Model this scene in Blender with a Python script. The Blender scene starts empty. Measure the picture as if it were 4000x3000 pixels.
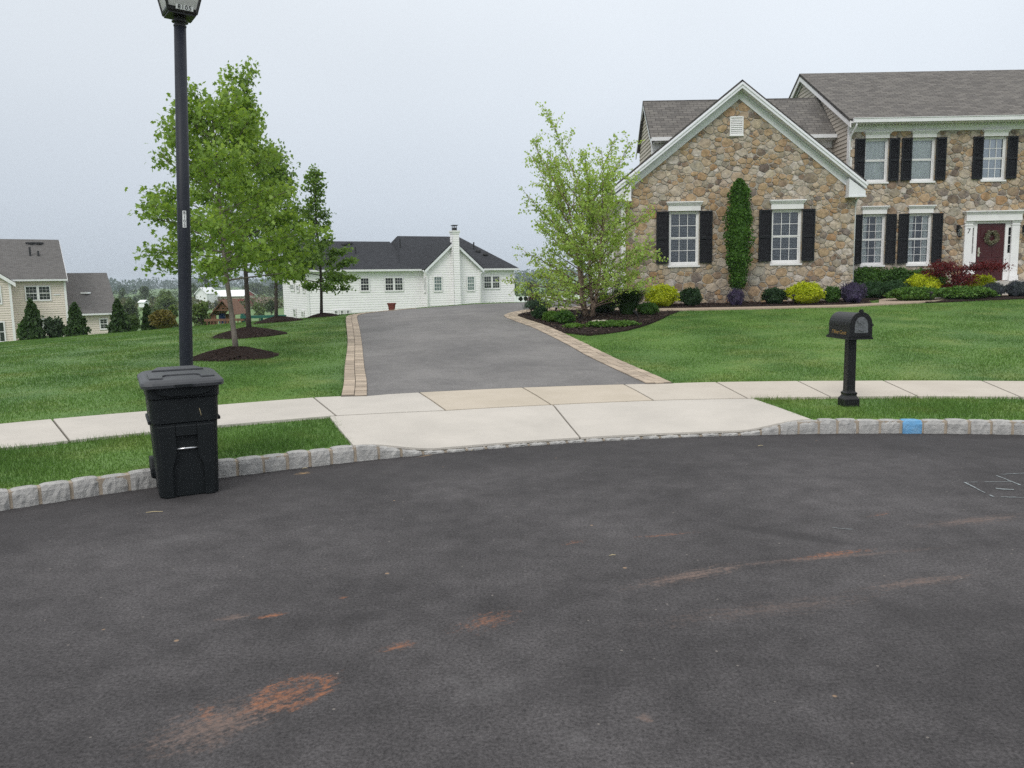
import bpy, math, random
import numpy as np
from mathutils import Vector, Matrix
from mathutils.geometry import delaunay_2d_cdt
random.seed(7); RNG = np.random.default_rng(11)
sc = bpy.context.scene; COL = sc.collection

# ------------------------------------------------------------------ survey (photo pixels -> rays -> points on real surfaces)
F = 3080.0; CX, CY = 2000.0, 1500.0; EYE = 1.65
PITCH = math.atan(388/F); ROLL = -.018
def ray(px, py):
    a = (px-CX)/F; b = -(py-CY)/F
    c, s = math.cos(ROLL), math.sin(ROLL)
    a, b = c*a-s*b, s*a+c*b
    cp, sp = math.cos(PITCH), math.sin(PITCH)
    return np.array([a, cp+b*sp, -sp+b*cp])
def at(px, py, y):
    d = ray(px, py); t = y/d[1]; return (d[0]*t, y, EYE+d[2]*t)
def atz(px, py, z):
    d = ray(px, py); t = (z-EYE)/d[2]; return (d[0]*t, d[1]*t, z)

# ------------------------------------------------------------------ terrain
C0 = (2.986, -2.656); R0 = 10.99          # cul-de-sac centre and radius
def polar(x, y):
    dx = x-C0[0]; dy = y-C0[1]; return np.arctan2(dx, dy), np.hypot(dx, dy)-R0
def pol2xy(th, s):
    return C0[0]+(R0+s)*np.sin(th), C0[1]+(R0+s)*np.cos(th)
def _conv(tab):
    o = []
    for t, s in tab:
        x = 3.5+(11.55+s)*math.sin(t); y = -3.1+(11.55+s)*math.cos(t)
        a, b = polar(x, y); o.append((float(a), float(b)))
    return np.array(o)
SFT = _conv([(-1.3,2.0),(-.75,2.0),(-.69,1.95),(-.43,1.8),(-.336,1.57),(-.235,1.5),(-.133,1.46),(-.035,1.38),(.25,1.35),(1.0,1.35)])
SBT = _conv([(-1.3,3.6),(-.75,3.55),(-.66,3.5),(-.56,3.37),(-.425,3.33),(-.378,3.23),(-.23,3.1),(-.108,2.96),(-.034,2.87),(.1,2.8),(.25,2.82),(1.0,2.82)])
sf_ = lambda th: np.interp(th, SFT[:,0], SFT[:,1])
sb_ = lambda th: np.interp(th, SBT[:,0], SBT[:,1])
def _th(px, py, z):
    q = atz(px, py, z); return float(polar(q[0], q[1])[0])
APL = (_th(1340,1745,.03), _th(1297,1625,.16))     # driveway apron: left edge (kerb, sidewalk), right edge
APR = (_th(3130,1670,.03), _th(2927,1560,.16))
def zc(x): return 1.0+.0635*np.minimum(0, x+1.4)
def sstep(a, b, x):
    t = np.clip((x-a)/(b-a), 0, 1); return t*t*(3-2*t)
def apron_w(th, s):
    k = np.clip(s/1.6, 0, 1)
    l = APL[0]+(APL[1]-APL[0])*k; r = APR[0]+(APR[1]-APR[0])*k
    return sstep(l, l+.075, th)*(1-sstep(r-.07, r, th))
def T(x, y):
    x = np.asarray(x, float); y = np.asarray(y, float)
    th, s = polar(x, y); sb = sb_(th); sf = sf_(th)
    near = .13+.04*np.clip(s/sb, 0, 1)
    dip = .02+.14*np.clip(s/sf, 0, 1)
    near = near+(np.minimum(dip, near)-near)*apron_w(th, s)
    t = np.clip((s-sb)/14.5, 0, 1.2); S = t-np.maximum(0, t-.8)**2/.8
    z = near+(zc(np.maximum(x, -25))-.17)*S
    y0 = np.interp(x, [-6,-1,1,4,8], [27,28,29.5,33,44])
    d = np.maximum(0, y-y0)
    z = z-np.where(d < 10, .006*d*d, .6+.12*(d-10))
    z = np.maximum(z, -3)
    dist = np.hypot(x, y)
    hill = sstep(420, 1500, dist)*(11+5*np.sin(x*.004+1)+3*np.sin(x*.011))
    return z+np.where(y > 0, hill, hill)
def gnd(px, py, off=0.):
    d = ray(px, py); ts = np.linspace(3, 80, 8000)
    z = EYE+d[2]/d[1]*ts; g = T(d[0]/d[1]*ts, ts)+off
    m = z < g
    if not m.any(): return None
    i = int(np.argmax(m)); return (float(d[0]/d[1]*ts[i]), float(ts[i]), float(g[i]))
def g1(x, y): return float(T(x, y))

# ------------------------------------------------------------------ object helpers
ORG = {}
def tag(o, label=None, cat=None, group=None, kind=None):
    if label: o['label'] = label
    if cat: o['category'] = cat
    if group: o['group'] = group
    if kind: o['kind'] = kind
    return o
def thing(name, loc, label, cat, group=None, kind=None):
    o = bpy.data.objects.new(name, None); COL.objects.link(o); o.location = loc
    o.empty_display_size = .2
    ORG[o.name] = Vector(loc); return tag(o, label, cat, group, kind)
class Fac:
    """a wall plane: u along the wall, d outward, z up"""
    def __init__(s, ox, oy, deg):
        a = math.radians(deg); s.o = (ox, oy); s.e = (math.cos(a), math.sin(a)); s.n = (math.sin(a), -math.cos(a))
    def pt(s, p):
        u, d, z = p
        return (s.o[0]+u*s.e[0]+d*s.n[0], s.o[1]+u*s.e[1]+d*s.n[1], z)
    def hit(s, px, py, d=0.):
        r = ray(px, py); ox = s.o[0]+d*s.n[0]; oy = s.o[1]+d*s.n[1]
        t = (ox*s.n[0]+oy*s.n[1])/(r[0]*s.n[0]+r[1]*s.n[1])
        x, y = r[0]*t, r[1]*t
        return ((x-ox)*s.e[0]+(y-oy)*s.e[1], EYE+r[2]*t)
class MB:
    def __init__(s, xf=None):
        s.v = []; s.f = []; s.uv = []; s.xf = xf
    def add(s, pts):
        b = len(s.v)
        s.v.extend([s.xf(p) for p in pts] if s.xf else [tuple(p) for p in pts]); return b
    def face(s, pts, uv=None):
        b = s.add(pts); s.f.append(tuple(range(b, b+len(pts)))); s.uv.append(uv)
    def raw(s, pts, faces):
        b = s.add(pts)
        for f in faces: s.f.append(tuple(b+i for i in f)); s.uv.append(None)
    def box(s, x0, x1, y0, y1, z0, z1):
        s.raw([(x0,y0,z0),(x1,y0,z0),(x1,y1,z0),(x0,y1,z0),(x0,y0,z1),(x1,y0,z1),(x1,y1,z1),(x0,y1,z1)],
              [(0,3,2,1),(4,5,6,7),(0,1,5,4),(1,2,6,5),(2,3,7,6),(3,0,4,7)])
    def prism(s, poly, ax, a, b):
        """poly in the two other axes, extruded along axis ax from a to b"""
        n = len(poly)
        def P(p, w):
            q = list(p); q.insert(ax, w); return tuple(q)
        s.raw([P(p, a) for p in poly]+[P(p, b) for p in poly],
              [tuple(range(n))[::-1], tuple(range(n, 2*n))]+[(i, (i+1) % n, n+(i+1) % n, n+i) for i in range(n)])
    def rings(s, rings, cap=True):
        n = len(rings[0]); b = len(s.v); fs = []
        pts = [p for r in rings for p in r]
        for k in range(len(rings)-1):
            for i in range(n):
                j = (i+1) % n; fs.append((k*n+i, k*n+j, (k+1)*n+j, (k+1)*n+i))
        if cap: fs.append(tuple(range(n))[::-1]); fs.append(tuple((len(rings)-1)*n+i for i in range(n)))
        s.raw(pts, fs)
    def lathe(s, prof, n=20, c=(0,0,0), cap=True):
        s.rings([[(c[0]+r*math.cos(2*math.pi*i/n), c[1]+r*math.sin(2*math.pi*i/n), c[2]+z) for i in range(n)] for r, z in prof], cap)
    def tube(s, path, rad, n=6, cap=True):
        P = [Vector(p) for p in path]; rs = []
        if not hasattr(rad, '__len__'): rad = [rad]*len(P)
        up = Vector((0,0,1))
        for i, p in enumerate(P):
            d = (P[min(i+1, len(P)-1)]-P[max(i-1, 0)])
            if d.length < 1e-9: d = Vector((0,0,1))
            d.normalize()
            a = d.cross(Vector((1,0,0)) if abs(d.x) < .8 else Vector((0,1,0))); a.normalize(); b = d.cross(a)
            rs.append([tuple(p+rad[i]*(math.cos(2*math.pi*k/n)*a+math.sin(2*math.pi*k/n)*b)) for k in range(n)])
        s.rings(rs, cap)
    def build(s, name, mat, parent=None, smooth=False, bevel=0, loc=None, fix=True):
        off = Vector((0,0,0))
        if parent is not None: off = ORG.get(parent.name, off)
        elif loc is not None: off = Vector(loc)
        me = bpy.data.meshes.new(name)
        me.from_pydata([(p[0]-off.x, p[1]-off.y, p[2]-off.z) for p in s.v], [], s.f)
        if any(u is not None for u in s.uv):
            ul = me.uv_layers.new(name='UVMap'); k = 0
            for f, u in zip(s.f, s.uv):
                for i in range(len(f)):
                    if u is not None: ul.data[k].uv = u[i]
                    k += 1
        if fix:
            import bmesh
            bm = bmesh.new(); bm.from_mesh(me)
            bmesh.ops.recalc_face_normals(bm, faces=bm.faces); bm.to_mesh(me); bm.free()
        return link(name, me, mat, parent, smooth, bevel, off)
def link(name, me, mat, parent=None, smooth=False, bevel=0, off=Vector((0,0,0))):
    me.materials.append(mat)
    if smooth: me.polygons.foreach_set('use_smooth', np.ones(len(me.polygons), bool))
    o = bpy.data.objects.new(name, me); COL.objects.link(o)
    if parent is not None: o.parent = parent; ORG[o.name] = ORG.get(parent.name, Vector((0,0,0)))
    else: o.location = off; ORG[o.name] = Vector(off)
    if bevel:
        m = o.modifiers.new('bevel', 'BEVEL'); m.width = bevel; m.segments = 2; m.limit_method = 'ANGLE'
    return o
def npmesh(name, V, K, mat, parent=None, off=None):
    """V: (N*K,3) vertices, every K consecutive ones a face"""
    me = bpy.data.meshes.new(name); n = len(V)//K
    o = ORG.get(parent.name, Vector((0,0,0))) if parent is not None else Vector(off or (0,0,0))
    V = np.asarray(V, np.float32)-np.array(o, np.float32)
    me.vertices.add(n*K); me.vertices.foreach_set('co', V.ravel())
    me.loops.add(n*K); me.loops.foreach_set('vertex_index', np.arange(n*K, dtype=np.int32))
    me.polygons.add(n); me.polygons.foreach_set('loop_start', np.arange(0, n*K, K, dtype=np.int32))
    me.update(calc_edges=True)
    return link(name, me, mat, parent, off=o)

# ------------------------------------------------------------------ materials
def N(nt, t, **kw):
    n = nt.nodes.new(t)
    for k, v in kw.items():
        if k in n.inputs: n.inputs[k].default_value = v
        else: setattr(n, k, v)
    return n
def newmat(name):
    m = bpy.data.materials.new(name); m.use_nodes = True; nt = m.node_tree
    return m, nt, nt.nodes['Principled BSDF']
def c4(c): return (c[0], c[1], c[2], 1)
def ramp(nt, stops, interp='LINEAR'):
    r = nt.nodes.new('ShaderNodeValToRGB'); e = r.color_ramp.elements; r.color_ramp.interpolation = interp
    while len(e) < len(stops): e.new(.5)
    for i, (p, c) in enumerate(stops): e[i].position = p; e[i].color = c4(c)
    return r
def mixc(nt, fac, a, b, mode='MIX'):
    m = nt.nodes.new('ShaderNodeMix'); m.data_type = 'RGBA'; m.blend_type = mode
    for sock, v in ((m.inputs[0], fac), (m.inputs[6], a), (m.inputs[7], b)):
        if isinstance(v, bpy.types.NodeSocket): nt.links.new(v, sock)
        else: sock.default_value = v if not isinstance(v, tuple) or len(v) == 4 else c4(v)
    return m.outputs[2]
def coords(nt, scale=(1,1,1), kind='Object'):
    tc = nt.nodes.new('ShaderNodeTexCoord'); mp = nt.nodes.new('ShaderNodeMapping'); mp.inputs['Scale'].default_value = scale
    nt.links.new(tc.outputs[kind], mp.inputs['Vector']); return mp.outputs[0]
def noise(nt, vec, scale, detail=4, rough=.6):
    n = N(nt, 'ShaderNodeTexNoise'); n.inputs['Scale'].default_value = scale; n.inputs['Detail'].default_value = detail
    n.inputs['Roughness'].default_value = rough; nt.links.new(vec, n.inputs['Vector']); return n.outputs[0]
def rng_(nt, v, a, b, c=0., d=1.):
    m = nt.nodes.new('ShaderNodeMapRange'); nt.links.new(v, m.inputs[0])
    for i, q in enumerate((a, b, c, d)): m.inputs[1+i].default_value = q
    return m.outputs[0]
def bumpn(nt, b, h, strength, dist=.02):
    n = nt.nodes.new('ShaderNodeBump'); n.inputs['Strength'].default_value = strength; n.inputs['Distance'].default_value = dist
    nt.links.new(h, n.inputs['Height']); nt.links.new(n.outputs[0], b.inputs['Normal'])
def island(nt):
    return nt.nodes.new('ShaderNodeNewGeometry').outputs['Random Per Island']
def M(name, c1, c2=None, scale=4., rough=.8, bump=0., bscale=60., spec=.3, metal=0., isl=0., lo=.35, hi=.65, stretch=(1,1,1), bdist=.01):
    m, nt, b = newmat(name); v = coords(nt, stretch)
    if c2 is None: c2 = tuple(x*.8 for x in c1)
    f = rng_(nt, noise(nt, v, scale, 5), lo, hi)
    col = mixc(nt, f, c1, c2)
    if isl:
        r = rng_(nt, island(nt), 0, 1, 1-isl, 1+isl)
        cb = nt.nodes.new('ShaderNodeCombineColor')
        for i in range(3): nt.links.new(r, cb.inputs[i])
        col = mixc(nt, 1., col, cb.outputs[0], 'MULTIPLY')
    nt.links.new(col, b.inputs['Base Color'])
    b.inputs['Roughness'].default_value = rough; b.inputs['Specular IOR Level'].default_value = spec; b.inputs['Metallic'].default_value = metal
    if bump: bumpn(nt, b, noise(nt, v, bscale, 6, .7), bump, bdist)
    return m
def leafmat(name, cols, trans=.35, pscale=1.2, rough=.55):
    """foliage: every leaf its own shade, with slow drifts of hue through the crown"""
    m, nt, b = newmat(name)
    r = ramp(nt, [(i/(len(cols)-1), c) for i, c in enumerate(cols)])
    mx = nt.nodes.new('ShaderNodeMath'); mx.operation = 'MULTIPLY_ADD'
    nt.links.new(island(nt), mx.inputs[0]); mx.inputs[1].default_value = .62
    nt.links.new(rng_(nt, noise(nt, coords(nt), pscale, 2), .3, .7, 0, .38), mx.inputs[2])
    nt.links.new(mx.outputs[0], r.inputs[0])
    nt.links.new(r.outputs[0], b.inputs['Base Color'])
    b.inputs['Roughness'].default_value = rough; b.inputs['Specular IOR Level'].default_value = .25
    t = nt.nodes.new('ShaderNodeBsdfTranslucent')
    nt.links.new(mixc(nt, 1., r.outputs[0], (1.25,1.2,.55), 'MULTIPLY'), t.inputs[0])
    ms = nt.nodes.new('ShaderNodeMixShader'); ms.inputs[0].default_value = trans
    nt.links.new(b.outputs[0], ms.inputs[1]); nt.links.new(t.outputs[0], ms.inputs[2])
    nt.links.new(ms.outputs[0], nt.nodes['Material Output'].inputs['Surface'])
    return m
def flat(name, c, rough=.6, spec=.4, metal=0.):
    return M(name, c, tuple(x*.92 for x in c), 3, rough, spec=spec, metal=metal)
MT = {}
MT['white_paint'] = flat('white_paint', (.82,.81,.81), .5)
MT['white_siding'] = M('white_siding', (.87,.85,.86), (.82,.80,.81), .6, .55)
MT['shaded_white_trim'] = flat('shaded_white_trim', (.78,.79,.82), .5)  # white trim boards with their grey-blue shade put into the colour
MT['black_shutter'] = flat('black_shutter', (.007,.008,.011), .55, .3)
MT['black_metal'] = M('black_metal', (.006,.006,.007), (.011,.011,.012), 30, .42, .15, 200, spec=.38)
MT['lamp_pole'] = M('lamp_pole', (.010,.013,.021), (.015,.018,.027), 12, .5, .2, 90, spec=.3)
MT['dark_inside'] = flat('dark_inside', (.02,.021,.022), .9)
MT['beige_siding'] = M('beige_siding', (.72,.635,.56), (.68,.60,.525), .7, .65)
MT['tan_siding'] = M('tan_siding', (.47,.42,.36), (.43,.385,.33), .7, .65)
MT['plate'] = M('plate', (.20,.21,.22), (.13,.135,.14), 40, .45, .3, 120, metal=.5)
MT['gold'] = flat('gold', (.33,.2,.06), .4)
MT['sticker'] = flat('sticker', (.75,.76,.76), .5)
MT['ink'] = flat('ink', (.01,.01,.012), .6)
MT['cart_body'] = M('cart_body', (.007,.0095,.011), (.010,.0125,.014), 9, .5, .25, 260, spec=.26)
MT['cart_lid'] = M('cart_lid', (.040,.043,.049), (.052,.055,.060), 7, .48, .2, 220, spec=.45)
MT['chrome'] = flat('chrome', (.75,.76,.78), .25, .5, .9)
MT['bark'] = M('bark', (.22,.19,.165), (.13,.11,.095), 14, .9, .6, 40, stretch=(1,1,.3), bdist=.02)
MT['dark_bark'] = M('dark_bark', (.075,.06,.052), (.05,.042,.038), 14, .9, .6, 40, stretch=(1,1,.3), bdist=.02)
MT['birch_bark'] = M('birch_bark', (.34,.25,.19), (.13,.09,.07), 9, .85, .7, 30, stretch=(1,1,.6), bdist=.02, lo=.4, hi=.6)
MT['cedar'] = M('cedar', (.20,.105,.065), (.13,.07,.045), 8, .75, .2, 60)
MT['green_plastic'] = flat('green_plastic', (.012,.10,.075), .45)
MT['blue_plastic'] = flat('blue_plastic', (.03,.07,.22), .5)
MT['terracotta'] = M('terracotta', (.19,.055,.042), (.14,.04,.034), 15, .7)
MT['boulder'] = M('boulder', (.42,.38,.31), (.30,.27,.22), 6, .9, .6, 25, bdist=.03)
MT['white_rock'] = M('white_rock', (.68,.68,.67), (.55,.55,.54), 6, .9, .4, 25)
MT['gutter'] = flat('gutter', (.76,.76,.77), .4)
MT['door_paint'] = M('door_paint', (.060,.009,.013), (.048,.007,.010), 4, .4, spec=.4)
MT['brass'] = flat('brass', (.6,.55,.45), .3, .5, .8)
MT['curtain'] = M('curtain', (.78,.79,.77), (.62,.63,.62), 9, .9, stretch=(1,1,.15))
MT['blind'] = flat('blind', (.42,.43,.43), .6)
MT['roof_metal'] = flat('roof_metal', (.02,.02,.022), .6)
MT['barn_red'] = M('barn_red', (.25,.055,.05), (.2,.045,.04), .5, .8)
MT['barn_white'] = M('barn_white', (.85,.86,.87), (.78,.8,.81), .5, .5)
MT['barn_tan'] = M('barn_tan', (.42,.36,.29), (.36,.31,.25), .5, .8)
MT['porch'] = M('porch', (.50,.48,.45), (.42,.40,.37), 3, .85, .2, 60)
def glassmat(name, tint, clear):
    m, nt, b = newmat(name)
    g = N(nt, 'ShaderNodeBsdfGlossy'); g.inputs['Roughness'].default_value = .03; g.inputs['Color'].default_value = (.9,.94,1,1)
    t = N(nt, 'ShaderNodeBsdfTransparent'); t.inputs['Color'].default_value = c4(tint)
    fr = N(nt, 'ShaderNodeFresnel'); fr.inputs['IOR'].default_value = 1.5
    ms = nt.nodes.new('ShaderNodeMixShader')
    nt.links.new(rng_(nt, fr.outputs[0], 0, 1, clear, 1), ms.inputs[0])
    nt.links.new(t.outputs[0], ms.inputs[1]); nt.links.new(g.outputs[0], ms.inputs[2])
    nt.links.new(ms.outputs[0], nt.nodes['Material Output'].inputs['Surface']); return m
MT['glass'] = glassmat('glass', (.86,.89,.89), .07)
MT['mirror_glass'] = glassmat('mirror_glass', (.6,.66,.7), .22)
def milk():
    m, nt, b = newmat('lamp_glass'); b.inputs['Base Color'].default_value = (.62,.62,.62,1); b.inputs['Roughness'].default_value = .35
    
    t = nt.nodes.new('ShaderNodeBsdfTranslucent'); t.inputs[0].default_value = (.85,.85,.83,1); ms = nt.nodes.new('ShaderNodeMixShader'); ms.inputs[0].default_value = .55
    nt.links.new(b.outputs[0], ms.inputs[1]); nt.links.new(t.outputs[0], ms.inputs[2]); nt.links.new(ms.outputs[0], nt.nodes['Material Output'].inputs['Surface']); return m
MT['lamp_glass'] = milk()
def shingles(name, c1, c2, c3):
    m, nt, b = newmat(name)
    uv = coords(nt, (1,1,1), 'UV')
    br = N(nt, 'ShaderNodeTexBrick'); nt.links.new(uv, br.inputs['Vector'])
    br.offset = .5; br.squash = 1
    for k, v in (('Scale', 1.), ('Mortar Size', .012), ('Mortar Smooth', .3), ('Bias', 0.), ('Brick Width', .30), ('Row Height', .145)): br.inputs[k].default_value = v
    br.inputs['Color1'].default_value = c4(c1); br.inputs['Color2'].default_value = c4(c2); br.inputs['Mortar'].default_value = c4(tuple(x*.45 for x in c2))
    n2 = rng_(nt, noise(nt, coords(nt), 7, 4), .35, .65)
    n3 = rng_(nt, noise(nt, coords(nt), 60, 3), .3, .7, .75, 1.25)
    col = mixc(nt, rng_(nt, n2, 0, 1, 0, .45), br.outputs['Color'], c3)
    cb = nt.nodes.new('ShaderNodeCombineColor')
    for i in range(3): nt.links.new(n3, cb.inputs[i])
    col = mixc(nt, 1., col, cb.outputs[0], 'MULTIPLY')
    nt.links.new(col, b.inputs['Base Color']); b.inputs['Roughness'].default_value = .95; b.inputs['Specular IOR Level'].default_value = .1
    bumpn(nt, b, br.outputs['Fac'], -.5, .015)
    return m
MT['shingle_brown'] = shingles('shingle_brown', (.195,.182,.165), (.105,.098,.092), (.16,.15,.145))
MT['shingle_dark'] = shingles('shingle_dark', (.052,.054,.060), (.036,.038,.043), (.046,.048,.053))
MT['shingle_grey'] = shingles('shingle_grey', (.16,.153,.147), (.115,.11,.106), (.14,.134,.13))
def stonemat():
    m, nt, b = newmat('field_stone')
    cols = [(.44,.34,.25),(.36,.22,.12),(.48,.42,.36),(.25,.175,.13),(.41,.29,.18),(.54,.49,.45),(.15,.115,.10),(.44,.37,.30),(.46,.37,.29),
            (.40,.28,.165),(.37,.345,.295),(.52,.45,.36),(.285,.255,.215),(.43,.30,.19),(.38,.25,.155),(.50,.43,.36),(.20,.165,.15),(.47,.41,.35)]
    r = ramp(nt, [(i/len(cols), c) for i, c in enumerate(cols)], 'CONSTANT')
    nt.links.new(island(nt), r.inputs[0]); v = coords(nt)
    n1 = rng_(nt, noise(nt, v, 9, 5), .3, .7, .62, 1.26); n2 = rng_(nt, noise(nt, v, 2.3, 3), .42, .62, 0, .45)
    cb = nt.nodes.new('ShaderNodeCombineColor')
    for i in range(3): nt.links.new(n1, cb.inputs[i])
    col = mixc(nt, 1., mixc(nt, n2, mixc(nt, .06, r.outputs[0], (.42,.35,.25)), (.40,.31,.19)), cb.outputs[0], 'MULTIPLY')
    nt.links.new(col, b.inputs['Base Color']); b.inputs['Roughness'].default_value = .9; b.inputs['Specular IOR Level'].default_value = .2
    bumpn(nt, b, noise(nt, v, 14, 6, .65), .7, .03); return m
MT['field_stone'] = stonemat()
MT['mortar'] = M('mortar', (.45,.42,.375), (.38,.35,.31), 12, .95, .5, 60)
# ================================================================== ground, road, pavement
def grassmat(name, a, b_, dry):
    m, nt, b = newmat(name); v = coords(nt)
    f1 = rng_(nt, noise(nt, v, .35, 3), .35, .65); f2 = rng_(nt, noise(nt, v, 1.1, 4, .6), .48, .74, 0, .6)
    wv = N(nt, 'ShaderNodeTexWave'); nt.links.new(coords(nt, (.25,1,1)), wv.inputs['Vector'])
    wv.inputs['Scale'].default_value = .55; wv.inputs['Distortion'].default_value = 2.2; wv.inputs['Detail'].default_value = 2
    f1b = nt.nodes.new('ShaderNodeMath'); f1b.operation = 'MULTIPLY_ADD'; nt.links.new(wv.outputs[1], f1b.inputs[0]); f1b.inputs[1].default_value = .45
    nt.links.new(rng_(nt, f1, 0, 1, 0, .6), f1b.inputs[2])
    col = mixc(nt, f2, mixc(nt, f1b.outputs[0], a, b_), dry)
    r = rng_(nt, island(nt), 0, 1, .74, 1.26); cb = nt.nodes.new('ShaderNodeCombineColor')
    for i in range(3): nt.links.new(r, cb.inputs[i])
    col = mixc(nt, 1., col, cb.outputs[0], 'MULTIPLY')
    nt.links.new(col, b.inputs['Base Color']); b.inputs['Roughness'].default_value = .6; b.inputs['Specular IOR Level'].default_value = .2
    return m, nt, b, col
GA, GB, GD = (.076,.162,.034), (.120,.224,.044), (.185,.235,.060)
mg, nt, b, col = grassmat('lawn_ground', tuple(x*.85 for x in GA), tuple(x*.85 for x in GB), GD)
MT['ground'] = mg
mb_, nt, b, col = grassmat('grass_blade', GA, GB, GD)
t = nt.nodes.new('ShaderNodeBsdfTranslucent'); nt.links.new(col, t.inputs[0])
ms = nt.nodes.new('ShaderNodeMixShader'); ms.inputs[0].default_value = .3
nt.links.new(b.outputs[0], ms.inputs[1]); nt.links.new(t.outputs[0], ms.inputs[2]); nt.links.new(ms.outputs[0], nt.nodes['Material Output'].inputs['Surface'])
MT['blade'] = mb_

def asphalt(name, c1, c2, stains=()):
    m, nt, b = newmat(name); v = coords(nt)
    big = rng_(nt, noise(nt, v, .55, 7, .7), .38, .62)
    kq = 1 if stains else .4
    mid = rng_(nt, noise(nt, v, 5, 6, .7), .3, .7, 1-.22*kq, 1+.24*kq)
    fine = rng_(nt, noise(nt, v, 62, 4, .9), .33, .67, 1-.65*max(kq, .6), 1+.85*max(kq, .6))
    col = mixc(nt, big, c1, c2)
    for k in (mid, fine):
        cb = nt.nodes.new('ShaderNodeCombineColor')
        for i in range(3): nt.links.new(k, cb.inputs[i])
        col = mixc(nt, 1., col, cb.outputs[0], 'MULTIPLY')
    # pale grit and crumbs
    vo = N(nt, 'ShaderNodeTexVoronoi'); vo.inputs['Scale'].default_value = 7.; nt.links.new(v, vo.inputs['Vector'])
    col = mixc(nt, rng_(nt, vo.outputs['Distance'], .035, .05, .55, 0), col, (.30,.27,.24))
    vo = N(nt, 'ShaderNodeTexVoronoi'); vo.inputs['Scale'].default_value = 2.1; nt.links.new(v, vo.inputs['Vector'])
    col = mixc(nt, rng_(nt, vo.outputs['Distance'], .02, .03, .6, 0), col, (.42,.28,.17))
    if stains:      # darker sealed band along the kerb
        tc = nt.nodes.new('ShaderNodeTexCoord'); sb = nt.nodes.new('ShaderNodeVectorMath'); sb.operation = 'DISTANCE'; nt.links.new(tc.outputs['Object'], sb.inputs[0]); sb.inputs[1].default_value = (C0[0], C0[1], 0)
        wob = nt.nodes.new('ShaderNodeMath'); wob.operation = 'MULTIPLY_ADD'; nt.links.new(noise(nt, v, 1.3, 4), wob.inputs[0]); wob.inputs[1].default_value = 1.4; nt.links.new(sb.outputs['Value'], wob.inputs[2])
        col = mixc(nt, rng_(nt, wob.outputs[0], 10.3, 11.2, 0, .5), col, (.028,.026,.027))
    speck = noise(nt, v, 34, 5, .8) if stains else None
    for (p, q, wid, amt, cc, thr, *ring) in stains:
        a = np.array(atz(*p, 0)[:2]); e = np.array(atz(*q, 0)[:2]); mid_ = (a+e)/2; L = float(np.hypot(*(e-a)))/2
        tc = nt.nodes.new('ShaderNodeTexCoord'); mp = nt.nodes.new('ShaderNodeMapping'); mp.vector_type = 'TEXTURE'
        mp.inputs['Location'].default_value = (mid_[0], mid_[1], 0); mp.inputs['Rotation'].default_value = (0,0,math.atan2(e[1]-a[1], e[0]-a[0]))
        mp.inputs['Scale'].default_value = (L, wid, 1); nt.links.new(tc.outputs['Object'], mp.inputs['Vector'])
        mp2 = nt.nodes.new('ShaderNodeMapping'); mp2.inputs['Scale'].default_value = (L*3.2, wid*26, 1); nt.links.new(mp.outputs[0], mp2.inputs['Vector'])
        st = noise(nt, mp2.outputs[0], 1.6, 8, .75)
        ln = nt.nodes.new('ShaderNodeVectorMath'); ln.operation = 'LENGTH'; nt.links.new(mp.outputs[0], ln.inputs[0])
        wb = nt.nodes.new('ShaderNodeMath'); wb.operation = 'MULTIPLY_ADD'; nt.links.new(st, wb.inputs[0]); wb.inputs[1].default_value = -.9; nt.links.new(ln.outputs['Value'], wb.inputs[2])
        if ring:
            ab = nt.nodes.new('ShaderNodeMath'); ab.operation = 'SUBTRACT'; nt.links.new(wb.outputs[0], ab.inputs[0]); ab.inputs[1].default_value = .25
            a2 = nt.nodes.new('ShaderNodeMath'); a2.operation = 'ABSOLUTE'; nt.links.new(ab.outputs[0], a2.inputs[0]); fall = rng_(nt, a2.outputs[0], 0., .34, 1, 0)
        else: fall = rng_(nt, wb.outputs[0], -.35, .5, 1, 0)
        sm = nt.nodes.new('ShaderNodeMath'); sm.operation = 'MULTIPLY_ADD'; nt.links.new(speck, sm.inputs[0]); sm.inputs[1].default_value = .75
        s1 = nt.nodes.new('ShaderNodeMath'); s1.operation = 'MULTIPLY_ADD'; nt.links.new(st, s1.inputs[0]); s1.inputs[1].default_value = .5
        s3 = nt.nodes.new('ShaderNodeMath'); s3.operation = 'MULTIPLY'; nt.links.new(fall, s3.inputs[0]); s3.inputs[1].default_value = .22; nt.links.new(s3.outputs[0], s1.inputs[2])
        nt.links.new(s1.outputs[0], sm.inputs[2])
        s2 = nt.nodes.new('ShaderNodeMath'); s2.operation = 'MULTIPLY'
        nt.links.new(rng_(nt, sm.outputs[0], *((.74+(thr-.52)*.35, .93+(thr-.52)*.35) if sum(cc) > .4 and cc[0] > cc[2]*1.2 else (thr+.14, thr+.40))), s2.inputs[0]); nt.links.new(rng_(nt, fall, 0, .45, 0, amt), s2.inputs[1])
        col = mixc(nt, s2.outputs[0], col, cc)
    nt.links.new(col, b.inputs['Base Color']); b.inputs['Roughness'].default_value = .85; b.inputs['Specular IOR Level'].default_value = .28
    bumpn(nt, b, noise(nt, v, 60, 5, .8), .8, .008); return m
OR, PK, DK, GY = (.33,.135,.065), (.21,.15,.125), (.030,.028,.029), (.17,.165,.165)
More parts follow.
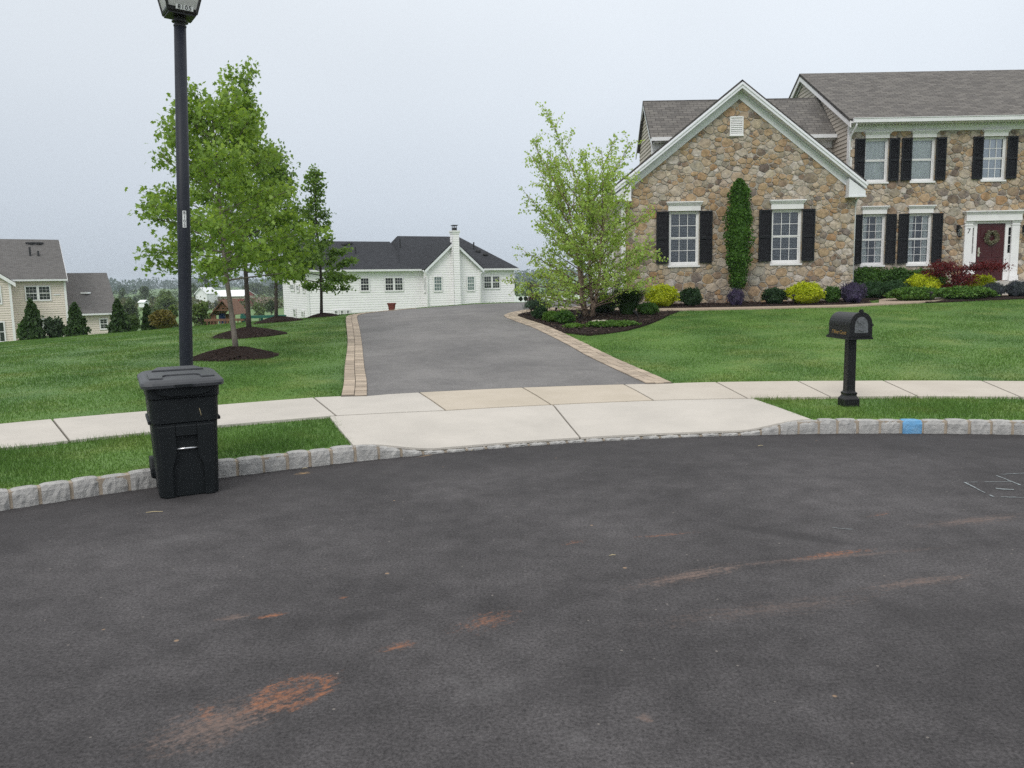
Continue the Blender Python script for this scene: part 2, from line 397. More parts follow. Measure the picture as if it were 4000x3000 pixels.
ST = [((760,2880),(1370,2600),.13,.75,OR,.48),((960,2770),(1320,2640),.15,.8,OR,.50,1),((430,2990),(1180,2700),.22,.7,PK,.40),((700,2820),(900,2760),.16,.5,OR,.60),
      ((800,2430),(1010,2395),.06,.65,PK,.42),((950,2425),(1160,2385),.04,.8,OR,.44),((1430,2560),(1680,2490),.07,.7,OR,.52),((1700,2500),(2080,2360),.16,.55,OR,.56),
      ((2350,2320),(3000,2185),.11,.75,PK,.42),((3000,2200),(3480,2135),.075,.7,OR,.50),((3250,2320),(3900,2230),.10,.6,PK,.44),
      ((2380,2110),(2800,2070),.05,.55,OR,.58),((3480,2070),(4100,2000),.12,.55,PK,.44),((2470,2795),(2570,2815),.05,.55,PK,.36),
      ((1650,2790),(2150,2620),.14,.3,GY,.56),((1130,1858),(1235,1840),.08,.8,(.38,.25,.12),.46),((1600,1792),(1720,1768),.05,.7,(.36,.25,.14),.48),
      ((1290,2345),(1380,2325),.03,.7,OR,.55),((2150,2140),(2320,2100),.08,.5,OR,.66),((3350,2030),(3520,1990),.07,.5,OR,.64),
      ((2780,2040),(3420,2140),.10,.5,DK,.34),((3700,1712),(4100,1706),.12,.6,DK,.36),((1300,2420),(1560,2400),.10,.5,DK,.36),((1900,2750),(2700,2560),.22,.4,DK,.42),((200,2200),(1100,2030),.2,.2,GY,.54),
      ((1700,1950),(2700,1830),.35,.35,DK,.44),((3200,2500),(4200,2300),.4,.35,DK,.46),((2200,2480),(3700,2290),.16,.35,PK,.54),((2500,2240),(3900,2120),.05,.45,PK,.44),((2150,2900),(2350,2870),.12,.25,GY,.54),((1720,2680),(1850,2640),.10,.25,GY,.54)]
MT['asphalt_road'] = asphalt('asphalt_road', (.045,.042,.043), (.076,.071,.072), ST)
MT['asphalt_drive'] = asphalt('asphalt_drive', (.128,.123,.121), (.185,.177,.172))
def concrete(name, c1, c2, isl=.05):
    m, nt, b = newmat(name); v = coords(nt)
    col = mixc(nt, rng_(nt, noise(nt, v, 1.6, 5), .35, .65), c1, c2)
    col = mixc(nt, rng_(nt, noise(nt, v, .9, 6, .7), .58, .75, 0, .35), col, tuple(x*.78 for x in c2))
    for r in (rng_(nt, noise(nt, v, 130, 3, .8), .3, .7, .88, 1.12), rng_(nt, island(nt), 0, 1, 1-isl, 1+isl)):
        cb = nt.nodes.new('ShaderNodeCombineColor')
        for i in range(3): nt.links.new(r, cb.inputs[i])
        col = mixc(nt, 1., col, cb.outputs[0], 'MULTIPLY')
    nt.links.new(col, b.inputs['Base Color']); b.inputs['Roughness'].default_value = .88; b.inputs['Specular IOR Level'].default_value = .25
    bumpn(nt, b, noise(nt, v, 70, 5, .8), .35, .004); return m
MT['concrete'] = concrete('concrete', (.52,.485,.435), (.465,.435,.39))
MT['concrete_tan'] = concrete('concrete_tan', (.50,.44,.36), (.45,.395,.315))
MT['concrete_warm'] = concrete('concrete_warm', (.51,.465,.40), (.46,.415,.355))
MT['joint'] = flat('joint', (.12,.11,.09), .95)
MT['paver'] = M('paver', (.43,.355,.275), (.355,.29,.225), 3, .9, .35, 60, isl=.22)
MT['paver_base'] = flat('paver_base', (.10,.085,.07), .95)
MT['mulch'] = M('mulch', (.050,.034,.029), (.024,.017,.015), 26, 1., 1., 55, spec=.1, bdist=.05)
MT['mulch_chip'] = M('mulch_chip', (.075,.050,.040), (.04,.028,.024), 9, 1., isl=.6)
MT['granite'] = M('granite', (.47,.46,.44), (.33,.325,.315), 13, .9, .8, 45, spec=.25, isl=.14, bdist=.02)
MT['granite_blue'] = M('granite_blue', (.12,.33,.58), (.20,.40,.62), 13, .85, .8, 45, bdist=.02)
MT['kerb_mortar'] = M('kerb_mortar', (.40,.335,.265), (.33,.275,.21), 15, .95, .5, 60)

# the ground: one sheet, polar about the cul-de-sac, out to the horizon
ths = np.concatenate([np.arange(-1.3, 1.0, .011), np.linspace(1.0, 2*math.pi-1.3, 60)])
ths = np.append(ths, ths[0]+2*math.pi)
ss = np.concatenate([np.arange(.1, 22, .3), np.arange(22, 45, 1.), np.geomspace(45, 2400, 44)])
TH, SS = np.meshgrid(ths, ss)
X, Y = pol2xy(TH, SS); Z = T(X, Y)
V = np.stack([X, Y, Z], -1).reshape(-1, 3); nr, nc = TH.shape
inner = []
for s_ in (.1, -5, -R0+.3):
    xx, yy = pol2xy(ths, s_); inner.append(np.stack([xx, yy, np.full_like(xx, -.08)], -1))
V = np.concatenate([V]+inner)
def grid_faces(r, c, base=0):
    i = np.arange(r-1)[:,None]*c+np.arange(c-1)[None,:]+base; i = i.ravel()
    return np.stack([i, i+1, i+c+1, i+c], 1)
fs = grid_faces(nr, nc)
b0 = nr*nc; fs = np.concatenate([fs, grid_faces(3, nc, b0)[:, ::-1], np.stack([np.arange(nc-1), np.arange(nc-1)+b0, np.arange(nc-1)+b0+1, np.arange(nc-1)+1], 1)])
me = bpy.data.meshes.new('ground'); me.from_pydata(V.tolist(), [], fs[:, ::-1].tolist())
g = link('ground', me, MT['ground'], smooth=True)
tag(g, 'mown green lawn and fields rolling away beyond the street', 'ground', kind='structure')
# the road: asphalt turning circle
rs = np.array([.02,2,4,6,8,9.5,10.4,R0-.1,R0+.03]); tt = np.linspace(0, 2*math.pi, 181)
RR, TT = np.meshgrid(rs, tt, indexing='ij')
V = np.stack([C0[0]+RR*np.sin(TT), C0[1]+RR*np.cos(TT), -.0015*np.maximum(0, RR-9)*0], -1).reshape(-1, 3)
me = bpy.data.meshes.new('road'); me.from_pydata(V.tolist(), [], grid_faces(len(rs), len(tt))[:, ::-1].tolist())
tag(link('road', me, MT['asphalt_road']), 'dark asphalt cul-de-sac marked with orange clay stains', 'road', kind='structure')

def strip(mb, fn, ua, ub, va, vb, nu, nv, lift, skirt=.07):
    """a draped patch: fn(u,v)->(x,y)"""
    us = np.linspace(ua, ub, nu+1); vs = np.linspace(va, vb, nv+1)
    P = []
    for v in vs:
        for u in us:
            x, y = fn(u, v); P.append((float(x), float(y), g1(x, y)+lift))
    W = nu+1; fcs = [tuple(r) for r in grid_faces(nv+1, W)]
    edge = list(range(W))+[W*k+nu for k in range(1, nv+1)]+[W*nv+k for k in range(nu-1, -1, -1)]+[W*k for k in range(nv-1, 0, -1)]
    n = len(P); P += [(P[i][0], P[i][1], P[i][2]-skirt) for i in edge]
    for i in range(len(edge)):
        j = (i+1) % len(edge); fcs.append((edge[i], n+i, n+j, edge[j]))
    mb.raw(P, fcs)
def tmid(p, q): 
    return (_th(*p, .17)+_th(*q, .17))/2
joints = [tmid((246,1645),(210,1706)), tmid((1238,1563),(1281,1611)), tmid((1650,1540),(1730,1605)), tmid((2049,1519),(2149,1586)),
          tmid((2445,1507),(2547,1567)), tmid((2810,1500),(2905,1558)), tmid((3140,1497),(3195,1541)), tmid((3473,1495),(3540,1541)), tmid((3868,1495),(3930,1545))]
joints.insert(1, (joints[0]+joints[1])/2)
dj = .118
while joints[0] > -1.25: joints.insert(0, joints[0]-dj)
while joints[-1] < .95: joints.append(joints[-1]+.112)
walkfn = lambda u, v: pol2xy(u, sf_(u)+(sb_(u)-sf_(u))*v)
mb = MB(); strip(mb, walkfn, joints[0], joints[-1], .01, .99, 200, 3, .012)
sw = mb.build('sidewalk', MT['joint']); tag(sw, 'pale concrete sidewalk curving along the lawns', 'sidewalk', kind='structure')
warm = {joints.index(j) for j in joints if _th(1600,1580,.17) < j < _th(2500,1580,.17)}
for i in range(len(joints)-1):
    a, b_ = joints[i]+.0009, joints[i+1]-.0009
    mb = MB(); strip(mb, walkfn, a, b_, 0, 1, 10, 4, .03)
    mid = (a+b_)/2
    k = 'concrete_tan' if (_th(1700,1580,.17) < mid < _th(2500,1540,.17)) else ('concrete_warm' if mid > _th(2500,1540,.17) else 'concrete')
    o = mb.build('sidewalk_slab', MT[k], sw)
    if k == 'concrete_tan': o['label'] = 'sidewalk slab stained tan before the driveway'
# driveway apron: two big slabs
jm = (_th(2160,1590,.15), _th(2288,1722,.05))
def apfn(k0, k1):
    def fn(u, v):
        pass
        # v in 0..1 from kerb to sidewalk
        l = k0[0]+(k0[1]-k0[0])*v; r = k1[0]+(k1[1]-k1[0])*v; th = l+(r-l)*u
        s = .035+(sf_(th)-.022-.035)*v
        return pol2xy(th, s)
    return fn
ap = None
for k0, k1 in (((APL[0]-.002, APL[1]-.004), (jm[1]-.0009, jm[0]-.0009)), ((jm[1]+.0009, jm[0]+.0009), (APR[0]+.003, APR[1]+.003))):
    mb = MB(); strip(mb, apfn(k0, k1), 0, 1, 0, 1, 26, 12, .026)
    if ap is None:
        ap = mb.build('driveway_apron', MT['concrete']); tag(ap, 'white concrete apron between the street and the driveway sidewalk', 'apron', kind='structure')
    else: mb.build('apron_slab', MT['concrete'], ap)
mb = MB(); strip(mb, apfn((APL[0], APL[1]), (APR[0], APR[1])), 0, 1, .0, 1.02, 26, 10, .006); mb.build('joint_filler', MT['joint'], ap)

# granite block kerb
kerb = thing('granite_kerb', (C0[0], C0[1]+R0, 0), 'grey granite block kerb curving along the street edge, one block painted blue', 'kerb')
def kh(th): return .145-.119*float(apron_w(np.array(th), np.array(.0)))
def kerbpt(th, s, z):
    x, y = pol2xy(th, s); return (float(x), float(y), z)
thb = _th(3618, 1670, .1); th = -1.0; blocks = []
while th < .74:
    L = random.uniform(.17, .205)/R0; blocks.append((th, th+L)); th += L+random.uniform(.022, .034)/R0
bi = min(range(len(blocks)), key=lambda i: abs((blocks[i][0]+blocks[i][1])/2-thb))
for i, (a, b_) in enumerate(blocks):
    r = random.Random(i); rings = []; nst = 7; hh = random.uniform(-.008, .008); lean = r.uniform(-.006, .006)
    for k in range(nst):
        f = k/(nst-1); t = a+(b_-a)*f; h = kh(t)+hh*(kh(t) > .06); e = .007 if k in (0, nst-1) else (.001 if k in (1, nst-2) else 0)
        j = lambda q: r.uniform(-q, q)
        rings.append([kerbpt(t, e+j(.003)+lean, -.06), kerbpt(t, e+j(.006)-.006+lean, h*.35), kerbpt(t, e+j(.006)-.004+lean, h*.72), kerbpt(t, .010+e+j(.006)+lean, h-e-.004+j(.003)),
                      kerbpt(t, .035+j(.006), h-e*.6+j(.005)), kerbpt(t, .085, h-e*.6+j(.005)), kerbpt(t, .135-e, h-e-.004), kerbpt(t, .14-e, -.06)])
    mb = MB(); mb.rings(rings)
    o = mb.build('kerb_block', MT['granite_blue' if i == bi else 'granite'], kerb)
    if i == bi: o['label'] = 'granite kerb block painted bright blue'
mb = MB(); rings = []
for t in np.linspace(-1.0, .74, 260):
    h = kh(t)-.012; rings.append([kerbpt(t, .010, -.06), kerbpt(t, .012, h), kerbpt(t, .12, h), kerbpt(t, .12, -.06)])
mb.rings(rings); mb.build('kerb_mortar', MT['kerb_mortar'], kerb)

# ---- driveway, borders, walk, beds (plan outlines)
def drape(name, poly, lift, step, mat, label, cat, kind='structure', parent=None, skirt=.07, bumpfn=None):
    P = np.array(poly, float); n = len(P); pts = [Vector(p) for p in P]
    # densify the outline
    out = []
    for i in range(n):
        a, b_ = P[i], P[(i+1) % n]; m = max(1, int(np.hypot(*(b_-a))/step))
        for k in range(m): out.append(tuple(a+(b_-a)*k/m))
    x0, y0 = P.min(0); x1, y1 = P.max(0)
    gx = np.arange(x0, x1, step); gy = np.arange(y0, y1, step)
    gxx, gyy = np.meshgrid(gx, gy); q = np.stack([gxx.ravel(), gyy.ravel()], 1); q = q[inpoly(q[:,0], q[:,1], P)]
    vs = [Vector(p) for p in out]+[Vector(p) for p in q]; m = len(out)
    r = delaunay_2d_cdt(vs, [(i, (i+1) % m) for i in range(m)], [list(range(m))], 1, 1e-4)
    V = [(v.x, v.y, g1(v.x, v.y)+lift+(bumpfn(v.x, v.y) if bumpfn else 0)) for v in r[0]]; fcs = [tuple(f) for f in r[2]]
    cnt = {}
    for f in fcs:
        for i in range(len(f)):
            e = (f[i], f[(i+1) % len(f)]); cnt[e] = 1
    bd = [e for e in cnt if (e[1], e[0]) not in cnt]
    mb = MB(); base = len(V); mp = {}
    for a, b_ in bd:
        for k in (a, b_):
            if k not in mp: mp[k] = len(V); V.append((V[k][0], V[k][1], V[k][2]-skirt))
        fcs.append((a, mp[a], mp[b_], b_))
    mb.raw(V, fcs); o = mb.build(name, mat, parent, fix=False)
    if parent is None: tag(o, label, cat, kind=kind)
    return o
def inpoly(x, y, P):
    x = np.asarray(x, float); y = np.asarray(y, float); c = np.zeros(x.shape, bool); n = len(P); j = n-1
    for i in range(n):
        xi, yi = P[i]; xj, yj = P[j]
        if yi != yj:
            c ^= ((yi > y) != (yj > y)) & (x < (xj-xi)*(y-yi)/(yj-yi)+xi)
        j = i
    return c
def smooth(pl, k=6):
    P = np.array(pl, float); o = []
    for i in range(len(P)-1):
        p0 = P[max(i-1, 0)]; p1 = P[i]; p2 = P[i+1]; p3 = P[min(i+2, len(P)-1)]
        for q in range(k):
            t = q/k; o.append(.5*((2*p1)+(-p0+p2)*t+(2*p0-5*p1+4*p2-p3)*t*t+(-p0+3*p1-3*p2+p3)*t**3))
    o.append(P[-1]); return np.array(o)
L_in = smooth([(-1.96,10.55),(-2.17,11.72),(-2.46,13.12),(-3.11,16.42),(-3.75,19.58),(-4.50,23.2),(-4.80,25.0),(-4.70,26.1),(-4.2,26.8),(-3.2,27.05)])
L_out = smooth([(-2.30,10.5),(-2.50,11.64),(-2.79,13.1),(-3.43,16.5),(-4.09,19.65),(-4.86,23.3),(-5.17,25.2),(-5.0,26.5),(-4.4,27.2),(-3.3,27.4)])
R_asph = smooth([(1.95,11.3),(1.39,13.98),(1.06,15.99),(.54,18.7),(.07,20.5),(-.18,21.67),(-.10,22.4),(.16,23.05),(.56,23.66),(1.1,24.1)])
R_in = smooth([(2.33,11.3),(1.77,14.05),(1.43,16.1),(.92,18.85),(.46,20.62),(.20,21.7),(.27,22.25),(.47,22.75),(.75,23.15),(1.3,23.4)])
def sbline(x0, x1, n=14):
    o = []
    for th in np.linspace(math.atan2(x0-C0[0], 13.4), math.atan2(x1-C0[0], 14.1), n): o.append(pol2xy(th, sb_(th)+.012))
    return [(float(a), float(b_)) for a, b_ in o]
FAR = [(-3.0,27.1),(-1.7,27.0),(0,27.7),(1.5,29.6),(3.0,32.8),(3.44,34.2),(3.44,24.6),(2.3,24.55)]
DRV = [tuple(p) for p in L_in]+FAR+[tuple(p) for p in R_asph[::-1]]+sbline(1.9, -1.9)
drv = drape('driveway', DRV, .03, .45, MT['asphalt_drive'], 'grey asphalt driveway climbing between two paver borders', 'driveway')
def border(name, A, B, rows, label, lift=.045, L=.17):
    root = None
    n = 400
    def res(P):
        d = np.concatenate([[0], np.cumsum(np.hypot(*(P[1:]-P[:-1]).T))]); t = np.linspace(0, d[-1], n)
        return np.stack([np.interp(t, d, P[:,0]), np.interp(t, d, P[:,1])], 1), d[-1]
    PA, la = res(A); PB, lb = res(B); Lm = (la+lb)/2
    def fn(u, v):
        k = u*(n-1); i = min(int(k), n-2); f = k-i
        p = PA[i]+(PA[i+1]-PA[i])*f; q = PB[i]+(PB[i+1]-PB[i])*f; r = p+(q-p)*v; return r[0], r[1]
    mb = MB(); strip(mb, fn, 0, 1, 0, 1, 120, 2, .034); root = mb.build(name, MT['paver_base']); tag(root, label, 'paver border', kind='structure')
    mb = MB()
    for r in range(rows):
        s = random.uniform(0, .1)
        while s < Lm-.05:
            e = min(s+L*random.uniform(.93, 1.07), Lm)
            strip(mb, fn, (s+.005)/Lm, (e-.005)/Lm, (r+.03)/rows, (r+.97)/rows, 1, 1, lift+random.uniform(-.004, .004), .05); s = e
    mb.build('paving_stone', MT['paver'], root)
    return root
border('paver_border', L_out, L_in, 2, 'tan paver border curving along the lamp-post side of the driveway')
border('paver_border', R_in, R_asph, 3, 'tan paver border sweeping round the birch planting bed')
WALK = [(1.0,24.15),(2.11,24.55),(3.0,24.3),(4.31,23.15),(6.75,22.98),(9.64,22.80),(10.75,23.1),(11.35,24.4),(12.0,25.2),(14.3,25.9),(15.3,26.0),(17.6,26.0),(17.6,25.4),(15.6,25.2),(14.3,24.7),
        (13.0,23.6),(11.8,22.85),(9.38,22.35),(6.62,22.50),(5.2,22.55),(4.12,22.35),(3.0,22.85),(1.91,23.3),(.76,23.2)]
mwalk = M('walk_paver', (.43,.345,.265), (.37,.29,.22), 5, .9, .3, 40, isl=.1); MT['walk'] = mwalk
drape('garden_walk', WALK, .04, .5, MT['walk'], 'tan paver walk running along the stone house to the front door', 'walk')
ISL = [tuple(p) for p in R_in[16:]]+[(1.6,23.35),(1.95,23.2),(3.0,22.75),(4.12,22.28),(4.75,22.35),(4.35,21.5),(3.9,20.4),(3.55,19.6),(3.1,18.7),(2.65,18.0),(2.2,17.6),(1.71,17.25)]
bumpy = lambda x, y: .02*math.sin(5*x+2*y)*math.sin(4*y-x)
drape('mulch_bed', ISL, .035, .35, MT['mulch'], 'dark mulch bed round the birch at the driveway curve', 'mulch bed', bumpfn=bumpy)
BEDA = [(3.5,24.2),(4.5,23.3),(6.75,23.1),(9.6,22.92),(10.6,23.2),(10.95,24.3),(10.8,25.0),(3.5,25.0)]
drape('mulch_bed', BEDA, .035, .4, MT['mulch'], 'dark mulch strip under the gable windows', 'mulch bed', bumpfn=bumpy)
BEDB = [(10.85,24.6),(11.25,24.55),(12.0,25.35),(14.2,26.05),(15.2,26.2),(15.2,27.2),(10.85,27.2)]
drape('mulch_bed', BEDB, .035, .4, MT['mulch'], 'dark mulch under the hedge beside the front door', 'mulch bed', bumpfn=bumpy)
BEDC = [(12.0,22.9),(13.2,22.95),(16.0,23.3),(19.5,23.3),(19.5,25.0),(15.7,25.15),(14.4,24.65),(13.1,23.55)]
drape('mulch_bed', BEDC, .037, .4, MT['mulch'], 'dark mulch bed below the front door lawn edge', 'mulch bed', bumpfn=bumpy)
MOUNDS = [(-5.26,14.95,.80),(-6.49,19.45,.86),(-7.44,25.2,.74),(-6.42,27.0,.55)]
mlabels = ['mulch mound under the nearest maple by the lamp post','mulch mound under the second maple from the street','mulch mound under the third maple near the playset','mulch mound under the thin pear tree by the white house']
for (mx, my, mr), ml in zip(MOUNDS, mlabels):
    mb = MB(); rings = []
    r = random.Random(mx)
    ph = r.uniform(0, 6)
    for f, hz in ((1.06,-.03),(1.,.03),(.85,.075),(.6,.15),(.35,.21),(.15,.24),(.03,.25)):
        rings.append([])
        for k in range(36):
            a = 2*math.pi*k/36; rr = mr*f*(1+.06*math.sin(3*a+ph)+.04*math.sin(7*a)); x = mx+rr*math.cos(a); y = my+rr*.82*math.sin(a)
            rings[-1].append((x, y, g1(x, y)+hz*(mr/1.0)+.012*math.sin(17*a+9*f)))
    mb.rings(rings); tag(mb.build('mulch_mound', MT['mulch']), ml, 'mulch mound', kind='structure')
# loose bark chips on the beds
def chips():
    C = []
    for poly, n in ((ISL, 1800), (BEDA, 500)):
        P = np.array(poly); q = RNG.uniform(P.min(0), P.max(0), (n*3, 2)); q = q[inpoly(q[:,0], q[:,1], P)][:n]; C.append(q)
    for mx, my, mr in MOUNDS[:3]:
        a = RNG.uniform(0, 6.28, 400); r = mr*np.sqrt(RNG.uniform(0, 1, 400)); C.append(np.stack([mx+r*np.cos(a), my+.82*r*np.sin(a)], 1))
    zl = np.concatenate([np.full(len(C[0])+len(C[1]), .06)]+[m[2]*.245*(1-np.hypot((c[:,0]-m[0])/m[2], (c[:,1]-m[1])/(.82*m[2])))**.9+.02 for c, m in zip(C[2:], MOUNDS)])
    q = np.concatenate(C); z = T(q[:,0], q[:,1])+zl; n = len(q)
    a = RNG.uniform(0, 6.28, n); l = RNG.uniform(.015, .045, n); w = l*.35; t = RNG.uniform(-.5, .5, n)
    u = np.stack([np.cos(a)*l, np.sin(a)*l, t*l], 1); v = np.stack([-np.sin(a)*w, np.cos(a)*w, np.zeros(n)], 1); c = np.stack([q[:,0], q[:,1], z], 1)
    Vv = np.stack([c-u-v, c+u-v, c+u+v, c-u+v], 1).reshape(-1, 3)
    tag(npmesh('mulch_chips', Vv, 4, MT['mulch_chip']), 'loose bark chips on the mulch beds', 'mulch', kind='stuff')
chips()
# chalk hopscotch lines on the asphalt
MT['chalk'] = M('chalk', (.30,.33,.34), (.16,.175,.18), 30, .95)
mb = MB()
def chalk(p, q, w=.014):
    a = np.array(atz(*p, .004)); b_ = np.array(atz(*q, .004)); n = max(3, int(np.hypot(*(b_-a)[:2])/.05)); d = (b_-a)/np.linalg.norm(b_-a); nn = np.array([-d[1], d[0], 0])
    for k in range(n):
        if random.random() < .12: continue
        s = a+(b_-a)*k/n+nn*random.uniform(-.005, .005); e = a+(b_-a)*(k+1)/n+nn*random.uniform(-.005, .005); ww = w*random.uniform(.5, 1.1)
        mb.face([tuple(s-nn*ww/2), tuple(e-nn*ww/2), tuple(e+nn*ww/2), tuple(s+nn*ww/2)])
chalk((3766,1883),(3880,1940),.02); chalk((3880,1940),(4060,1944)); chalk((3766,1883),(3950,1881),.012); chalk((3890,1908),(3960,1912),.03)
chalk((3893,1857),(4020,1908),.018); chalk((3912,1853),(4040,1845),.012); chalk((3250,2060),(3330,2068),.01)
tag(mb.build('chalk_marking', MT['chalk'], fix=False), 'white chalk game squares drawn on the asphalt', 'chalk marking', kind='structure')
mb = MB()
for px, py, L, a in ((570,2002,.12,.15),(1840,1760,.1,1.),(2960,1742,.06,.3),(1180,1830,.05,.3),(2380,2170,.04,.2)):
    x, y, z = atz(px, py, .006); mb.tube([(x, y, z), (x+L*.5*math.cos(a), y+L*.5*math.sin(a), z+.004), (x+L*math.cos(a), y+L*math.sin(a), z)], [.002,.003,.002], 4)
tag(mb.build('straw_litter', M('straw', (.5,.42,.25))), 'stray straw and twigs lying on the asphalt', 'litter', kind='stuff')

# ------------------------------------------------------------------ grass blades
HOUSE_FOOT = [[(3.4,24.9),(10.9,24.9),(10.9,27.1),(23,27.1),(23,40),(3.4,40)]]
def build_grass():
    n = 3400000; x = RNG.uniform(-20, 18, n); y = RNG.uniform(4, 29.5, n); d = np.hypot(x, y)
    th, s = polar(x, y); sf = sf_(th); sb = sb_(th)
    keep = (np.abs(x) < .72*y+1.2) & (s > .15) & ~((s > sf-.01) & (s < sb+.02)) & (RNG.uniform(0, 1, n) < np.minimum(1, (8.5/d)**1.55))
    k = np.clip(s/1.6, 0, 1); l = APL[0]+(APL[1]-APL[0])*k; r = APR[0]+(APR[1]-APR[0])*k
    keep &= ~((s < sf) & (th > l) & (th < r))
    x, y, d, s, th, sf, sb = (a[keep] for a in (x, y, d, s, th, sf, sb))
    LR = np.concatenate([L_out, np.array(FAR[:6]), R_in[::-1][:0], ])
    polys = [DRV, [tuple(p) for p in L_out]+[tuple(p) for p in L_in[::-1]], [tuple(p) for p in R_in]+[tuple(p) for p in R_asph[::-1]], WALK, ISL, BEDA, BEDB, BEDC]+HOUSE_FOOT
    bad = np.zeros(len(x), bool)
    for P in polys: bad |= inpoly(x, y, np.array(P))
    for mx, my, mr in MOUNDS: bad |= ((x-mx)**2+((y-my)/.82)**2) < (mr*.97)**2
    x, y, d, s, th, sf, sb = (a[~bad] for a in (x, y, d, s, th, sf, sb)); n = len(x)
    verge = s < sf
    edge = np.minimum(np.abs(s-sb), np.where(verge, np.abs(s-sf), 9))
    patch = .8+.4*np.sin(x*2.1+1.3*np.sin(y*1.7))*np.sin(y*1.9+1.1*np.sin(x*1.3))
    h = RNG.uniform(.022, .042, n)*patch; h = np.where(verge, h*1.6, h); h = h*(1+.5*np.exp(-edge/.08))
    w = .0040*(1+d/9); a = RNG.uniform(0, 6.283, n); la = RNG.uniform(0, 6.283, n); ln = RNG.uniform(.1, .75, n)*h
    c = np.stack([x, y, T(x, y)-.004], 1); u = np.stack([np.cos(a)*w/2, np.sin(a)*w/2, np.zeros(n)], 1)
    tip = c+np.stack([np.cos(la)*ln, np.sin(la)*ln, h], 1)
    V = np.stack([c-u, c+u, tip], 1).reshape(-1, 3)
    tag(npmesh('grass', V, 3, MT['blade']), 'short mown green grass of the lawns and verges', 'grass', kind='stuff'); return n
NBL = build_grass()
